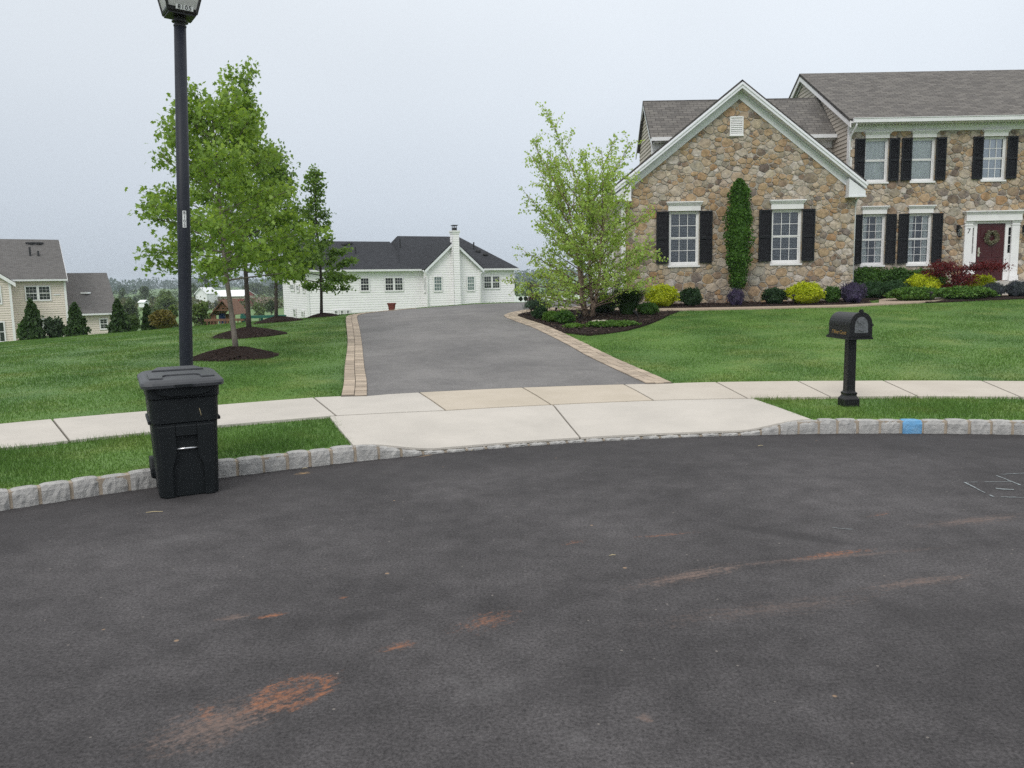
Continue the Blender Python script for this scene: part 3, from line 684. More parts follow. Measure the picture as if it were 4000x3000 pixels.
# ================================================================== house kit
def clip(poly, a, b, c):
    """keep a*x+b*y<=c"""
    o = []; n = len(poly)
    for i in range(n):
        p, q = poly[i], poly[(i+1) % n]; dp = a*p[0]+b*p[1]-c; dq = a*q[0]+b*q[1]-c
        if dp <= 0: o.append(p)
        if (dp < 0 < dq) or (dq < 0 < dp):
            t = dp/(dp-dq); o.append((p[0]+(q[0]-p[0])*t, p[1]+(q[1]-p[1])*t))
    return o
def area(p): return .5*sum(p[i][0]*p[(i+1) % len(p)][1]-p[(i+1) % len(p)][0]*p[i][1] for i in range(len(p)))
def stones(fac, outline, holes, seed, mb, scale=.84):
    """irregular fieldstones: a weighted Voronoi layout, every stone a rounded block of its own"""
    r = random.Random(seed); P = np.array(outline); x0, z0 = P.min(0); x1, z1 = P.max(0); ax = 1.30
    pts = []; cell = {}; g = .22
    tries = int((x1-x0)*(z1-z0)*420)
    for k in range(tries):
        rad = scale*(r.choice([.095,.115,.14,.17,.19]) if k < tries*.25 else r.choice([.05,.065,.08,.10]))
        x, z = r.uniform(x0-.2, x1+.2), r.uniform(z0-.2, z1+.2); ci, cj = int(x/g), int(z/g); ok = True
        for i in range(ci-3, ci+4):
            for j in range(cj-3, cj+4):
                for q in cell.get((i, j), ()):
                    if ((q[0]-x)/ax)**2+(q[1]-z)**2 < ((q[2]+rad)*.80)**2: ok = False; break
                if not ok: break
            if not ok: break
        if ok: p = (x, z, rad); pts.append(p); cell.setdefault((ci, cj), []).append(p)
    for x, z, rad in pts:
        poly = [(x-.7, z-.6), (x+.7, z-.6), (x+.7, z+.6), (x-.7, z+.6)]
        ci, cj = int(x/g), int(z/g)
        for i in range(ci-4, ci+5):
            for j in range(cj-4, cj+5):
                for q in cell.get((i, j), ()):
                    if q[0] == x and q[1] == z: continue
                    # power diagram in the stretched metric
                    dx, dz = (q[0]-x)/ax, q[1]-z
                    c = (q[0]/ax)**2-(x/ax)**2+q[1]**2-z**2-q[2]**2+rad**2
                    poly = clip(poly, 2*dx/ax, 2*dz, c)
                    if len(poly) < 3: break
                if len(poly) < 3: break
            if len(poly) < 3: break
        if len(poly) < 3: continue
        n = len(P); sgn = 1 if area([tuple(p) for p in P]) > 0 else -1
        for i in range(n):
            p, q = P[i], P[(i+1) % n]; nx, nz = (q[1]-p[1])*sgn, -(q[0]-p[0])*sgn
            poly = clip(poly, nx, nz, nx*p[0]+nz*p[1])
            if len(poly) < 3: break
        if len(poly) < 3: continue
        cx = sum(p[0] for p in poly)/len(poly); cz = sum(p[1] for p in poly)/len(poly); dead = False
        for (a, b, c, d) in holes:
            if a >= max(p[0] for p in poly) or b <= min(p[0] for p in poly) or c >= max(p[1] for p in poly) or d <= min(p[1] for p in poly): continue
            if a < cx < b and c < cz < d: dead = True; break
            s = [(a-cx, (1,0,a)), (cx-b, (-1,0,-b)), (c-cz, (0,1,c)), (cz-d, (0,-1,-d))]
            poly = clip(poly, *max(s)[1])
            if len(poly) < 3: dead = True; break
        if dead or len(poly) < 3 or abs(area(poly)) < .0022: continue
        cx = sum(p[0] for p in poly)/len(poly); cz = sum(p[1] for p in poly)/len(poly)
        sz = math.sqrt(abs(area(poly))); k = max(.5, 1-.017/sz)
        poly = [(cx+(p[0]-cx)*k, cz+(p[1]-cz)*k) for p in poly]
        for _ in range(1 if r.random() < .6 else 2):      # round the corners
            o = []
            for i in range(len(poly)):
                p, q = poly[i], poly[(i+1) % len(poly)]; t = .14
                o += [(p[0]+(q[0]-p[0])*t, p[1]+(q[1]-p[1])*t), (p[0]+(q[0]-p[0])*(1-t), p[1]+(q[1]-p[1])*(1-t))]
            poly = o
        poly = [(p[0]+r.uniform(-.010,.010), p[1]+r.uniform(-.010,.010)) for p in poly]
        if area(poly) < 0: poly = poly[::-1]
        n = len(poly); dep = r.uniform(.012, .034); V = []
        for f, d in ((1., -.01), (.985, dep*.6), (.90, dep)):
            V += [(cx+(p[0]-cx)*f, d, cz+(p[1]-cz)*f) for p in poly]
        V.append((cx+r.uniform(-.02,.02), dep+r.uniform(0,.012), cz))
        fc = [(k2*n+i, k2*n+(i+1) % n, (k2+1)*n+(i+1) % n, (k2+1)*n+i) for k2 in range(2) for i in range(n)]
        fc += [(2*n+i, 2*n+(i+1) % n, 3*n) for i in range(n)]
        mb.raw(V, fc)
def wall_cells(fac, x0, x1, z0, z1, holes, mb, depth=.14):
    """flat wall face with real openings and their reveals"""
    xs = sorted({x0, x1, *[h[0] for h in holes], *[h[1] for h in holes]}); zs = sorted({z0, z1, *[h[2] for h in holes], *[h[3] for h in holes]})
    for i in range(len(xs)-1):
        for j in range(len(zs)-1):
            cx, cz = (xs[i]+xs[i+1])/2, (zs[j]+zs[j+1])/2
            if any(h[0] < cx < h[1] and h[2] < cz < h[3] for h in holes): continue
            mb.face([(xs[i],0,zs[j]),(xs[i+1],0,zs[j]),(xs[i+1],0,zs[j+1]),(xs[i],0,zs[j+1])])
    for a, b, c, d in holes:
        for p, q in (((a,c),(b,c)),((b,c),(b,d)),((b,d),(a,d)),((a,d),(a,c))):
            mb.face([(p[0],0,p[1]),(q[0],0,q[1]),(q[0],-depth,q[1]),(p[0],-depth,p[1])])
def siding(mb, xl, xr, z0, z1, h=.115, lip=.016):
    """lapped clapboards between xl(z) and xr(z)"""
    z = z0
    while z < z1-.004:
        t = min(z+h, z1); a, b, c, d = xl(z), xr(z), xr(t), xl(t)
        if b-a > .01:
            if c < d: c = d = (c+d)/2
            mb.face([(a, lip, z), (b, lip, z), (c, .003, t), (d, .003, t)])
            mb.face([(a, .003, z), (b, .003, z), (b, lip, z), (a, lip, z)])
        z = t
def slab(mb, e0, e1, r1, r0, th=.09):
    """roof slab: eave e0->e1, ridge r0->r1 ; shingle UVs in metres"""
    e0, e1, r1, r0 = map(Vector, (e0, e1, r1, r0)); n = (e1-e0).cross(r0-e0)
    if n.z < 0: n = -n
    n.normalize(); ud = (e1-e0).normalized(); vd = (r0-e0)-ud*(r0-e0).dot(ud); vd.normalize()
    top = [e0, e1, r1, r0]; uv = [((p-e0).dot(ud), (p-e0).dot(vd)) for p in top]
    mb.face([tuple(p) for p in top], uv); lo = [p-n*th for p in top]
    mb.face([tuple(p) for p in lo[::-1]], [(0,0)]*4)
    for i in range(4):
        j = (i+1) % 4; mb.face([tuple(top[i]), tuple(lo[i]), tuple(lo[j]), tuple(top[j])], [(0,0),(.01,0),(.01,.01),(0,.01)])
def tri(mb, a, b, c):
    a, b, c = map(Vector, (a, b, c)); ud = (b-a).normalized(); vd = (c-a)-ud*(c-a).dot(ud); vd.normalize()
    mb.face([tuple(a), tuple(b), tuple(c)], [((p-a).dot(ud), (p-a).dot(vd)) for p in (a, b, c)])
def sash_window(fac, root, u0, u1, z0, z1, cols=3, rows=2, inset=.10, inside=None, casing=.045, glass='glass', sill=True, muntin=.016, single=False, frame='white_paint', back=True):
    """double-hung window: casing, two sashes with glazing bars, pane, what hangs behind it"""
    mb = MB(fac.pt); c = casing; D0, D1 = -inset, -inset+.07
    if inset < 0: D0, D1 = .045, .085
    mb.box(u0, u0+c, D0, D1, z0, z1); mb.box(u1-c, u1, D0, D1, z0, z1); mb.box(u0+c, u1-c, D0, D1, z1-c, z1); mb.box(u0+c, u1-c, D0, D1, z0, z0+c*1.5)
    w = mb.build('window', MT[frame], root)
    a, b, lo, hi = u0+c, u1-c, z0+c*1.5, z1-c; mid = (lo+hi)/2; s = .032
    mb = MB(fac.pt); dq = D0+.012
    for k, (p, q) in enumerate(((lo, mid), (mid, hi)) if not single else ((lo, hi),)):
        d0 = dq+(.012 if k else .0); d1 = d0+.022
        mb.box(a, a+s, d0, d1, p, q); mb.box(b-s, b, d0, d1, p, q); mb.box(a+s, b-s, d0, d1, q-s, q); mb.box(a+s, b-s, d0, d1, p, p+s)
        e = .003
        for i in range(1, cols): x = a+s+(b-a-2*s)*i/cols; mb.box(x-muntin/2, x+muntin/2, d0+e, d1-e, p+s, q-s)
        for j in range(1, rows): z = p+s+(q-p-2*s)*j/rows; mb.box(a+s, b-s, d0+e+.002, d1-e-.002, z-muntin/2, z+muntin/2)
    mb.build('sash', MT[frame], w)
    mb = MB(fac.pt); gd = dq+.008; mb.face([(a, gd, lo), (b, gd, lo), (b, gd, hi), (a, gd, hi)]); mb.build('pane', MT[glass], w, fix=False)
    if sill:
        mb = MB(fac.pt); mb.box(u0-.03, u1+.03, D0+.01, max(D1, 0)+.06, z0-.055, z0-.002); mb.build('sill', MT['white_paint'], w)
    ib = -inset-.16 if inset > 0 else -.2
    if inside == 'blind':
        mb = MB(fac.pt); z = lo+.02
        while z < hi-.02:
            mb.face([(a, gd-.03, z+.008), (b, gd-.03, z+.008), (b, gd-.07, z+.032), (a, gd-.07, z+.032)]); z += .047
        mb.build('blind', MT['blind'], w, fix=False)
    elif inside == 'shade':
        mb = MB(fac.pt); n = 30
        for i in range(n):
            x, y = a+(b-a)*i/n, a+(b-a)*(i+1)/n; mb.face([(x, gd-.05-.012*(i % 2), lo), (y, gd-.05-.012*((i+1) % 2), lo), (y, gd-.05-.012*((i+1) % 2), hi), (x, gd-.05-.012*(i % 2), hi)])
        mb.build('curtain', MT['curtain'], w, fix=False)
    elif inside == 'curtain':
        mb = MB(fac.pt)
        for sd in (0, 1):
            n = 8
            for i in range(n):
                def X(k, z):
                    f = k/n*(.34-.10*math.sin((z-lo)/(hi-lo)*2.6)); return a+(b-a)*f if sd == 0 else b-(b-a)*f
                m = (lo+hi)/2-.15
                for p, q in ((lo, m), (m, hi)): mb.face([(X(i, p), gd-.05-.02*(i % 2), p), (X(i+1, p), gd-.05-.02*((i+1) % 2), p), (X(i+1, q), gd-.05-.02*((i+1) % 2), q), (X(i, q), gd-.05-.02*(i % 2), q)])
        mb.build('curtain', MT['curtain'], w, fix=False)
    if back and glass != 'dark_pane':
        mb = MB(fac.pt); mb.face([(a-.3, ib-.3, lo-.3), (b+.3, ib-.3, lo-.3), (b+.3, ib-.3, hi+.3), (a-.3, ib-.3, hi+.3)]); mb.build('room_shade_sheet', MT['dark_inside'], w, fix=False)  # near-black sheet puts the room's shade behind the glass
    return w
def darkpane():
    m, nt, b = newmat('dark_pane'); b.inputs['Base Color'].default_value = (.022,.026,.028,1); b.inputs['Roughness'].default_value = .06; b.inputs['Specular IOR Level'].default_value = .7
    b.inputs['Coat Weight'].default_value = .3; return m
MT['dark_pane'] = darkpane()
def shutter(fac, root, u0, u1, z0, z1):
    mb = MB(fac.pt); s = .045; d0, d1 = .050, .092
    mb.box(u0, u0+s, d0, d1, z0, z1); mb.box(u1-s, u1, d0, d1, z0, z1); m = z0+(z1-z0)*.48
    for a, b in ((z0, z0+.07), (m-.035, m+.035), (z1-.06, z1)): mb.box(u0+s, u1-s, d0+.002, d1-.003, a, b)
    for a, b in ((z0+.07, m-.035), (m+.035, z1-.06)):
        z = a
        while z < b-.01:
            t = min(z+.036, b); mb.face([(u0+s, d1-.008, z), (u1-s, d1-.008, z), (u1-s, d0+.012, t), (u0+s, d0+.012, t)]); mb.face([(u0+s, d0+.012, z), (u1-s, d0+.012, z), (u1-s, d1-.008, z), (u0+s, d1-.008, z)]); z = t
    mb.face([(u0+s, d0+.008, z0), (u1-s, d0+.008, z0), (u1-s, d0+.008, z1), (u0+s, d0+.008, z1)])
    mb.build('shutter', MT['black_shutter'], root, fix=False)
def hood(fac, root, u0, u1, z0, z1):
    """crosshead over a window: frieze board with a stepped crown"""
    mb = MB(fac.pt); h = z1-z0
    mb.box(u0+.06, u1-.06, .0, .075, z0, z0+h*.62)
    for k, (e, d) in enumerate(((.035,.10),(.012,.13),(0,.16))): mb.box(u0+e, u1-e, .0, d, z0+h*(.62+.127*k)+.0005*k, z0+h*(.62+.127*(k+1)))
    mb.build('crosshead', MT['white_paint'], root)
def pipe(mb, pts, r=.035, n=8): mb.tube(pts, r, n)

# ================================================================== the stone house
HS = thing('stone_house', (7.15, 25.0, 1.0), 'fieldstone house with black shutters and a white trimmed front gable', 'house')
G = Fac(0, 25.0, 0)                                   # gable front
Lx, Rx, AX = 3.49, 10.80, 7.15; EZ, AZ = 4.55, 7.62; GZ = .8
hl = G.hit(2430, 1100)[0]; Lx = hl; Rx = G.hit(3330, 1100)[0]; AX = 7.10
slope = (7.66-4.62)/3.86; AX = 7.10
def rake_z(x): return 7.66-.38*math.sqrt(1+slope*slope)-abs(x-AX)*slope            # underside of the frieze line
holes = []; wins = []
for (a, b, t, bt) in ((2616, 2726, 824, 1036), (3012, 3128, 820, 1030)):
    u0, zt = G.hit(a, (t+bt)/2)[0], G.hit((a+b)/2, t)[1]; u1, zb = G.hit(b, (t+bt)/2)[0], G.hit((a+b)/2, bt)[1]
    u0, u1 = (u0+u1)/2-.47, (u0+u1)/2+.47
    wins.append((u0, u1, zb, zt)); holes.append((u0, u1, zb, zt))
zt = (wins[0][3]+wins[1][3])/2; zb = (wins[0][2]+wins[1][2])/2
wins = [(w[0], w[1], zb, zt) for w in wins]; holes = list(wins)
mb = MB(G.pt); wl_z = rake_z(Lx)
wall_cells(G, Lx, Rx, GZ-.4, wl_z, holes, mb)
mb.face([(Lx, 0, wl_z), (Rx, 0, wl_z), (AX, 0, rake_z(AX))])
wallo = mb.build('stone_wall', MT['mortar'], HS, fix=False)
mb = MB(G.pt); stones(G, [(Lx, GZ-.3), (Rx, GZ-.3), (Rx, wl_z), (AX, rake_z(AX)), (Lx, wl_z)], holes, 5, mb)
mb.build('fieldstone', MT['field_stone'], wallo, fix=False)
for k, w in enumerate(wins):
    sash_window(G, HS, *w, cols=3, rows=2, inset=.11, inside='blind', casing=.05)
    shutter(G, HS, w[0]-.40, w[0]-.01, w[2]+.07, w[3]+.0); shutter(G, HS, w[1]+.01, w[1]+.40, w[2]+.07, w[3]+.0)
    hood(G, HS, w[0]-.09, w[1]+.09, w[3]+.01, w[3]+.29)
# gable vent
u0, z1 = G.hit(2850, 457); u1, z0 = G.hit(2901, 529); mb = MB(G.pt); um = (u0+u1)/2; hw = .205
mb.box(um-hw, um-hw+.035, .02, .075, z0, z1); mb.box(um+hw-.035, um+hw, .02, .075, z0, z1); mb.box(um-hw+.035, um+hw-.035, .02, .07, z1-.035, z1); mb.box(um-hw-.01, um+hw+.01, .02, .085, z0-.03, z0+.015)
z = z0+.02
while z < z1-.04: mb.face([(um-hw+.03, .065, z), (um+hw-.03, .065, z), (um+hw-.03, .028, z+.055), (um-hw+.03, .028, z+.055)]); mb.face([(um-hw+.03, .028, z), (um+hw-.03, .028, z), (um+hw-.03, .065, z), (um-hw+.03, .065, z)]); z += .055
mb.build('gable_vent', MT['white_paint'], HS, fix=False)
# gable roof with its rake boards and cornice returns
OV = .32; yF = 25-OV; ridge = 7.66; HWd = 3.86
eL, eR = AX-HWd, AX+HWd; eZ = ridge-HWd*slope
mb = MB(); slab(mb, (eL, yF, eZ), (eL, 34.3, eZ), (AX, 34.3, ridge), (AX, yF, ridge)); slab(mb, (eR, 29.0, eZ), (eR, yF, eZ), (AX, yF, ridge), (AX, 29.0, ridge))
mb.build('gable_roof', MT['shingle_brown'], HS, fix=False)
cs = math.cos(math.atan(slope))
mb = MB()
def rakeboard(y0, y1, top, bot, ex):
    t, b = top/cs, bot/cs
    for sg in (-1, 1):
        mb.prism([(AX, ridge-t), (AX+sg*ex, ridge-t-ex*slope), (AX+sg*ex, ridge-b-ex*slope), (AX, ridge-b)], 1, y0, y1)
rakeboard(yF-.03, yF+.02, .055, .20, HWd-.005); rakeboard(yF-.055, yF-.028, .085, .125, HWd-.005)
rakeboard(yF+.021, 24.998, .17, .198, HWd-.02)
rakeboard(24.955, 24.998, .205, .40, HWd-.06)
rakeboard(24.93, 24.954, .205, .25, HWd-.06)
mb.build('rake_board', MT['shaded_white_trim'], HS, fix=True)
for sg in (-1, 1):
    mb = MB(); xo = AX+sg*(HWd-.01); zi = ridge-.30/cs-(HWd)*slope
    bt = zi-.06; xi = AX+sg*(HWd-.52)
    mb.prism([(xo, bt), (xo, zi+.08), (xi, zi+.08+.5*slope-.02), (xi, bt)], 1, yF+.022, 24.954)
    mb.box(min(xo, xi)-.02, max(xo, xi)+.02, yF+.0, 24.95, bt-.05, bt-.001)
    mb.build('cornice_return', MT['shaded_white_trim'], HS)
# side wall of the garage wing facing the drive
SW = Fac(Lx, 34.0, -90)        # u runs from back to front
mb = MB(SW.pt); siding(mb, lambda z: 0, lambda z: 8.92, .75, eZ+.05, .115); mb.build('side_wall', MT['tan_siding'], HS, fix=False)
mb = MB(); mb.box(Lx-.03, Lx+.10, 24.93, 25.045, .8, wl_z); mb.build('corner_board', MT['white_paint'], HS)
for k in (0, 1):
    mb = MB(SW.pt); a = .9+k*3.6; mb.box(a, a+2.7, .018, .05, .95, 3.1)
    for i in range(4): mb.box(a+.1, a+2.6, .051, .062, 1.02+i*.53, 1.46+i*.53)
    d = mb.build('garage_door', MT['white_paint'], HS)
    mb = MB(SW.pt); mb.box(a-.12, a-.002, .018, .07, .9, 3.25); mb.box(a+2.702, a+2.82, .018, .07, .9, 3.25); mb.box(a-.002, a+2.702, .018, .07, 3.102, 3.25); mb.build('door_surround', MT['white_paint'], d)
mb = MB(); mb.box(eL-.10, eL+.02, yF+.05, 34.2, eZ-.14, eZ-.01); mb.build('gutter', MT['gutter'], HS)
mb = MB(); mb.box(eR-.02, eR+.10, yF+.10, 27.15, eZ-.14, eZ-.01)
mb.build('gutter', MT['gutter'], HS)
mb = MB(); pipe(mb, [(eR+.03, 25.0, eZ-.12), (eR+.03, 25.0, eZ-.26), (eR-.06, 25.02, eZ-.42), (Rx+.06, 25.06, eZ-.55), (Rx+.04, 25.1, eZ-.75), (Rx+.04, 25.1, .9)], .035); mb.build('downspout', MT['gutter'], HS, smooth=True)
# right-hand side wall of the wing
mb = MB(); mb.face([(Rx, 25, .5), (Rx, 27.3, .5), (Rx, 27.3, eZ), (Rx, 25, eZ)]); mb.build('side_wall', MT['mortar'], HS, fix=False)
# ---- the two-storey main block
MY = 27.2; H = Fac(0, MY, 0); mL = H.hit(3320, 490)[0]; mR = 23.0; fz = H.hit(3420, 515)[1]; EV = fz+.27
hol = []; mw = []
def hitrect(fac, a, b, t, bt):
    return fac.hit(a, (t+bt)/2)[0], fac.hit(b, (t+bt)/2)[0], fac.hit((a+b)/2, bt)[1], fac.hit((a+b)/2, t)[1]
low = [hitrect(H, 3361, 3450, 839, 1036), hitrect(H, 3544, 3632, 833, 1033)]
upp = [hitrect(H, 3381, 3470, 545, 713), hitrect(H, 3563, 3650, 540, 709), hitrect(H, 3836, 3928, 530, 701)]
for k in range(2):
    c = (low[k][0]+low[k][1]+upp[k][0]+upp[k][1])/4
    low[k] = (c-.40, c+.40, low[k][2], low[k][3]); upp[k] = (c-.40, c+.40, upp[k][2], upp[k][3])
zz = [np.mean([w[i] for w in low]) for i in (2, 3)]; low = [(w[0], w[1], zz[0], zz[1]) for w in low]
zz = [np.mean([w[i] for w in upp]) for i in (2, 3)]; c3 = (upp[2][0]+upp[2][1])/2; upp[2] = (c3-.40, c3+.40, 0, 0); upp = [(w[0], w[1], zz[0], zz[1]) for w in upp]
dr = hitrect(H, 3760, 3975, 828, 1092)                # door surround
dz0 = 1.50; dcx = (dr[0]+dr[1])/2
dhole = (dcx-.86, dcx+.86, dz0, dr[3]-.02)
hol = low+upp+[dhole]
mb = MB(H.pt); wall_cells(H, mL, mR, .4, fz+.1, hol, mb); wo = mb.build('stone_wall', MT['mortar'], HS, fix=False)
mb = MB(H.pt); stones(H, [(mL, .7), (19.2, .7), (19.2, fz+.02), (mL, fz+.02)], hol, 9, mb); mb.build('fieldstone', MT['field_stone'], wo, fix=False)
for k, w in enumerate(low):
    sash_window(H, HS, *w, cols=3, rows=3, inset=.11, inside='curtain', casing=.04, muntin=.012)
    shutter(H, HS, w[0]-.345, w[0]-.005, w[2]+.05, w[3]); shutter(H, HS, w[1]+.005, w[1]+.345, w[2]+.05, w[3]); hood(H, HS, w[0]-.07, w[1]+.07, w[3]+.01, w[3]+.27)
for k, w in enumerate(upp):
    if k < 2: sash_window(H, HS, *w, cols=1, rows=1, inset=.11, inside='shade', casing=.04)
    else: sash_window(H, HS, *w, cols=3, rows=2, inset=.11, inside='shade', casing=.04, glass='mirror_glass')
    shutter(H, HS, w[0]-.345, w[0]-.005, w[2]+.03, w[3]); shutter(H, HS, w[1]+.005, w[1]+.345, w[2]+.03, w[3]); hood(H, HS, w[0]-.06, w[1]+.06, w[3]+.01, fz-.004)
mb = MB(H.pt); mb.box(mL, mR, .002, .05, fz, fz+.17); mb.box(mL, mR, .002, .09, fz+.171, fz+.20)
x = mL+.05
while x < 18.2: mb.box(x, x+.05, .0901, .12, fz+.172, fz+.212); x += .11
mb.box(mL-.05, mR, .002, .40, fz+.213, fz+.24); mb.build('frieze', MT['white_paint'], HS)
mb = MB(H.pt); mb.box(mL-.08, mR, .40, .52, fz+.22, fz+.345); mb.box(mL-.08, mR, .40, .54, fz+.346, fz+.365); mb.build('gutter', MT['gutter'], HS)
rY, rZ = MY+4.35, H.hit(3200, 284)[1]; rZ = EYE+(at(3195, 286, rY)[2]-EYE); eY = MY-.42; eZm = fz+.36
mb = MB(); slab(mb, (mL-.18, eY, eZm), (mR, eY, eZm), (mR, rY, rZ), (mL-.18, rY, rZ)); slab(mb, (mR, 2*rY-eY, eZm), (mL-.18, 2*rY-eY, eZm), (mL-.18, rY, rZ), (mR, rY, rZ))
mb.build('main_roof', MT['shingle_brown'], HS, fix=False)
MG = Fac(mL, 2*rY-MY, -90); wd = 2*(rY-MY); sl = (rZ-eZm)/(rY-eY)
mb = MB(MG.pt); top = rZ-.12
siding(mb, lambda z: 0 if z < fz+.2 else (z-fz-.2)/sl, lambda z: wd if z < fz+.2 else wd-(z-fz-.2)/sl, 3.5, rZ-.18, .135, .028); mb.build('gable_wall', MT['tan_siding'], HS, fix=False)
mb = MB()
for sg in (-1, 1):
    yy = lambda d: rY+sg*d; E_ = rY-eY-.01
    mb.prism([(yy(0), rZ-.075), (yy(E_), rZ-.075-E_*sl), (yy(E_), rZ-.28-E_*sl), (yy(0), rZ-.28)], 0, mL-.165, mL-.13)
    mb.prism([(yy(0), rZ-.10), (yy(E_), rZ-.10-E_*sl), (yy(E_), rZ-.14-E_*sl), (yy(0), rZ-.14)], 0, mL-.129, mL+.0)
    mb.prism([(yy(0), rZ-.16), (yy(E_-.3), rZ-.16-(E_-.3)*sl), (yy(E_-.3), rZ-.34-(E_-.3)*sl), (yy(0), rZ-.34)], 0, mL-.045, mL-.018)
mb.build('rake_board', MT['white_paint'], HS)
mb = MB(); mb.box(mL-.035, mL+.10, MY-.02, MY+.10, 4.0, fz+.21); mb.build('corner_board', MT['white_paint'], HS)
mb = MB(); pipe(mb, [(mL+.03, MY-.46, fz+.22), (mL+.03, MY-.44, fz+.12), (mL+.0, MY-.12, fz-.12), (mL-.01, MY-.06, fz-.3), (mL-.01, MY-.06, 4.0)], .036); mb.build('downspout', MT['gutter'], HS, smooth=True)
# ---- the linking block behind the gable
BY = 28.6; b0 = at(2549, 470, BY)[0]; bz = at(2600, 537, BY-.3)[2]; bry = 29.95; brz = at(2650, 391, bry)[2]
mb = MB(); slab(mb, (b0-.12, BY-.35, bz), (mL, BY-.35, bz), (mL, bry, brz), (b0-.12, bry, brz)); slab(mb, (mL, 2*bry-BY, bz), (b0-.12, 2*bry-BY, bz), (b0-.12, bry, brz), (mL, bry, brz)); mb.build('link_roof', MT['shingle_brown'], HS, fix=False)
BW = Fac(0, BY, 0); mb = MB(BW.pt); siding(mb, lambda z: b0, lambda z: mL, 4.2, bz-.12, .135, .028); mb.build('link_wall', MT['tan_siding'], HS, fix=False)
BG = Fac(b0, 2*bry-BY, -90); wd2 = 2*(bry-BY); sl2 = (brz-bz)/(bry-BY+.35)
mb = MB(BG.pt); siding(mb, lambda z: 0 if z < bz+.12 else (z-bz-.12)/sl2, lambda z: wd2 if z < bz+.12 else wd2-(z-bz-.12)/sl2, 4.0, brz-.2, .135, .028); mb.build('gable_wall', MT['tan_siding'], HS, fix=False)
mb = MB()
for sg in (-1, 1):
    yy = lambda d: bry+sg*d; E_ = bry-BY+.34
    mb.prism([(yy(0), brz-.07), (yy(E_), brz-.07-E_*sl2), (yy(E_), brz-.24-E_*sl2), (yy(0), brz-.24)], 0, b0-.115, b0-.085)
mb.build('rake_board', MT['shaded_white_trim'], HS)
mb = MB(); mb.box(b0-.1, mL-.03, BY-.46, BY-.34, bz-.13, bz-.01); mb.build('gutter', MT['gutter'], HS)
mb = MB(); mb.box(b0+.01, mL-.03, BY-.33, BY-.002, bz-.16, bz-.135); mb.box(b0+.01, mL-.03, BY-.05, BY-.018, bz-.40, bz-.161); mb.build('frieze', MT['white_paint'], HS)
mb = MB(); mb.box(b0-.03, b0+.08, BY-.03, BY+.08, 4.0, bz-.17); mb.build('corner_board', MT['white_paint'], HS)
# ---- front door
hw = (dr[1]-dr[0])/2; top = dr[3]
mb = MB(H.pt)
for sg in (-1, 1):      # pilasters
    c = dcx+sg*(hw-.14); mb.box(c-.13, c+.13, .02, .085, dz0-.1, top-.30); mb.box(c-.15, c+.15, .02, .11, dz0-.1, dz0+.16); mb.box(c-.15, c+.15, .02, .11, top-.36, top-.301); mb.box(c-.15, c+.15, .02, .105, top-.45, top-.42)
mb.box(dcx-hw, dcx+hw, .02, .17, top-.30, top-.08)
for k, (e, d) in enumerate(((.02,.19),(.05,.22),(.08,.26))): mb.box(dcx-hw-e, dcx+hw+e, .02, d, top-.079+.037*k, top-.044+.037*k)
mb.build('door_surround', MT['white_paint'], HS)
mb = MB(H.pt); a, b = dhole[0], dhole[1]; tz = 3.42
dw = .46; mb.box(a, b, -.06, .04, tz, tz+.07); mb.box(a, b, -.06, .03, dhole[3]-.3, dhole[3])
for s0, s1 in ((a, dcx-dw-.02), (dcx+dw+.02, b)):
    m = (s0+s1)/2; g = .085
    mb.box(s0, m-g, -.06, .02, dz0, tz-.001); mb.box(m+g, s1, -.06, .02, dz0, tz-.001); mb.box(m-g, m+g, -.06, .018, dz0, 2.42); mb.box(m-g, m+g, -.06, .018, 3.28, tz-.001)
    for zq in (2.70, 2.99): mb.box(m-g, m+g, -.03, .01, zq, zq+.018)
for i in range(7): x = a+(b-a)*i/6; mb.box(x-.015, x+.015, -.05, .02, tz+.071, dhole[3]-.301)
fr = mb.build('door_frame', MT['white_paint'], HS)
mb = MB(H.pt); mb.face([(a, -.04, dz0), (b, -.04, dz0), (b, -.04, dhole[3]), (a, -.04, dhole[3])]); mb.build('door_glass', MT['dark_pane'], fr, fix=False)
mb = MB(H.pt); mb.box(dcx-dw, dcx+dw, -.03, .015, dz0+.02, tz-.001)
for i in range(2):
    for (p, q) in ((dz0+.18, dz0+.62), (dz0+.78, dz0+1.32), (dz0+1.45, dz0+1.80)): mb.box(dcx-dw+.1+i*.42, dcx-.05+i*.41, -.0151*-1, .028, p, q)
dd = mb.build('front_door', MT['door_paint'], HS, bevel=.006)
mb = MB(H.pt); mb.box(dcx-dw+.03, dcx-dw+.09, -.0+.02, .035, dz0+.82, dz0+1.12); mb.tube([(dcx-dw+.06, +.04, dz0+.95), (dcx-dw+.06, .09, dz0+.95)], .03, 8); mb.build('handle', MT['brass'], dd)
# steps and stoop
mb = MB(); mb.box(dcx-1.35, dcx+1.35, 26.1, MY-.002, .6, dz0-.02); mb.box(dcx-1.2, dcx+1.2, 25.75, 26.098, .6, dz0-.19); mb.build('stoop', MT['porch'], HS)
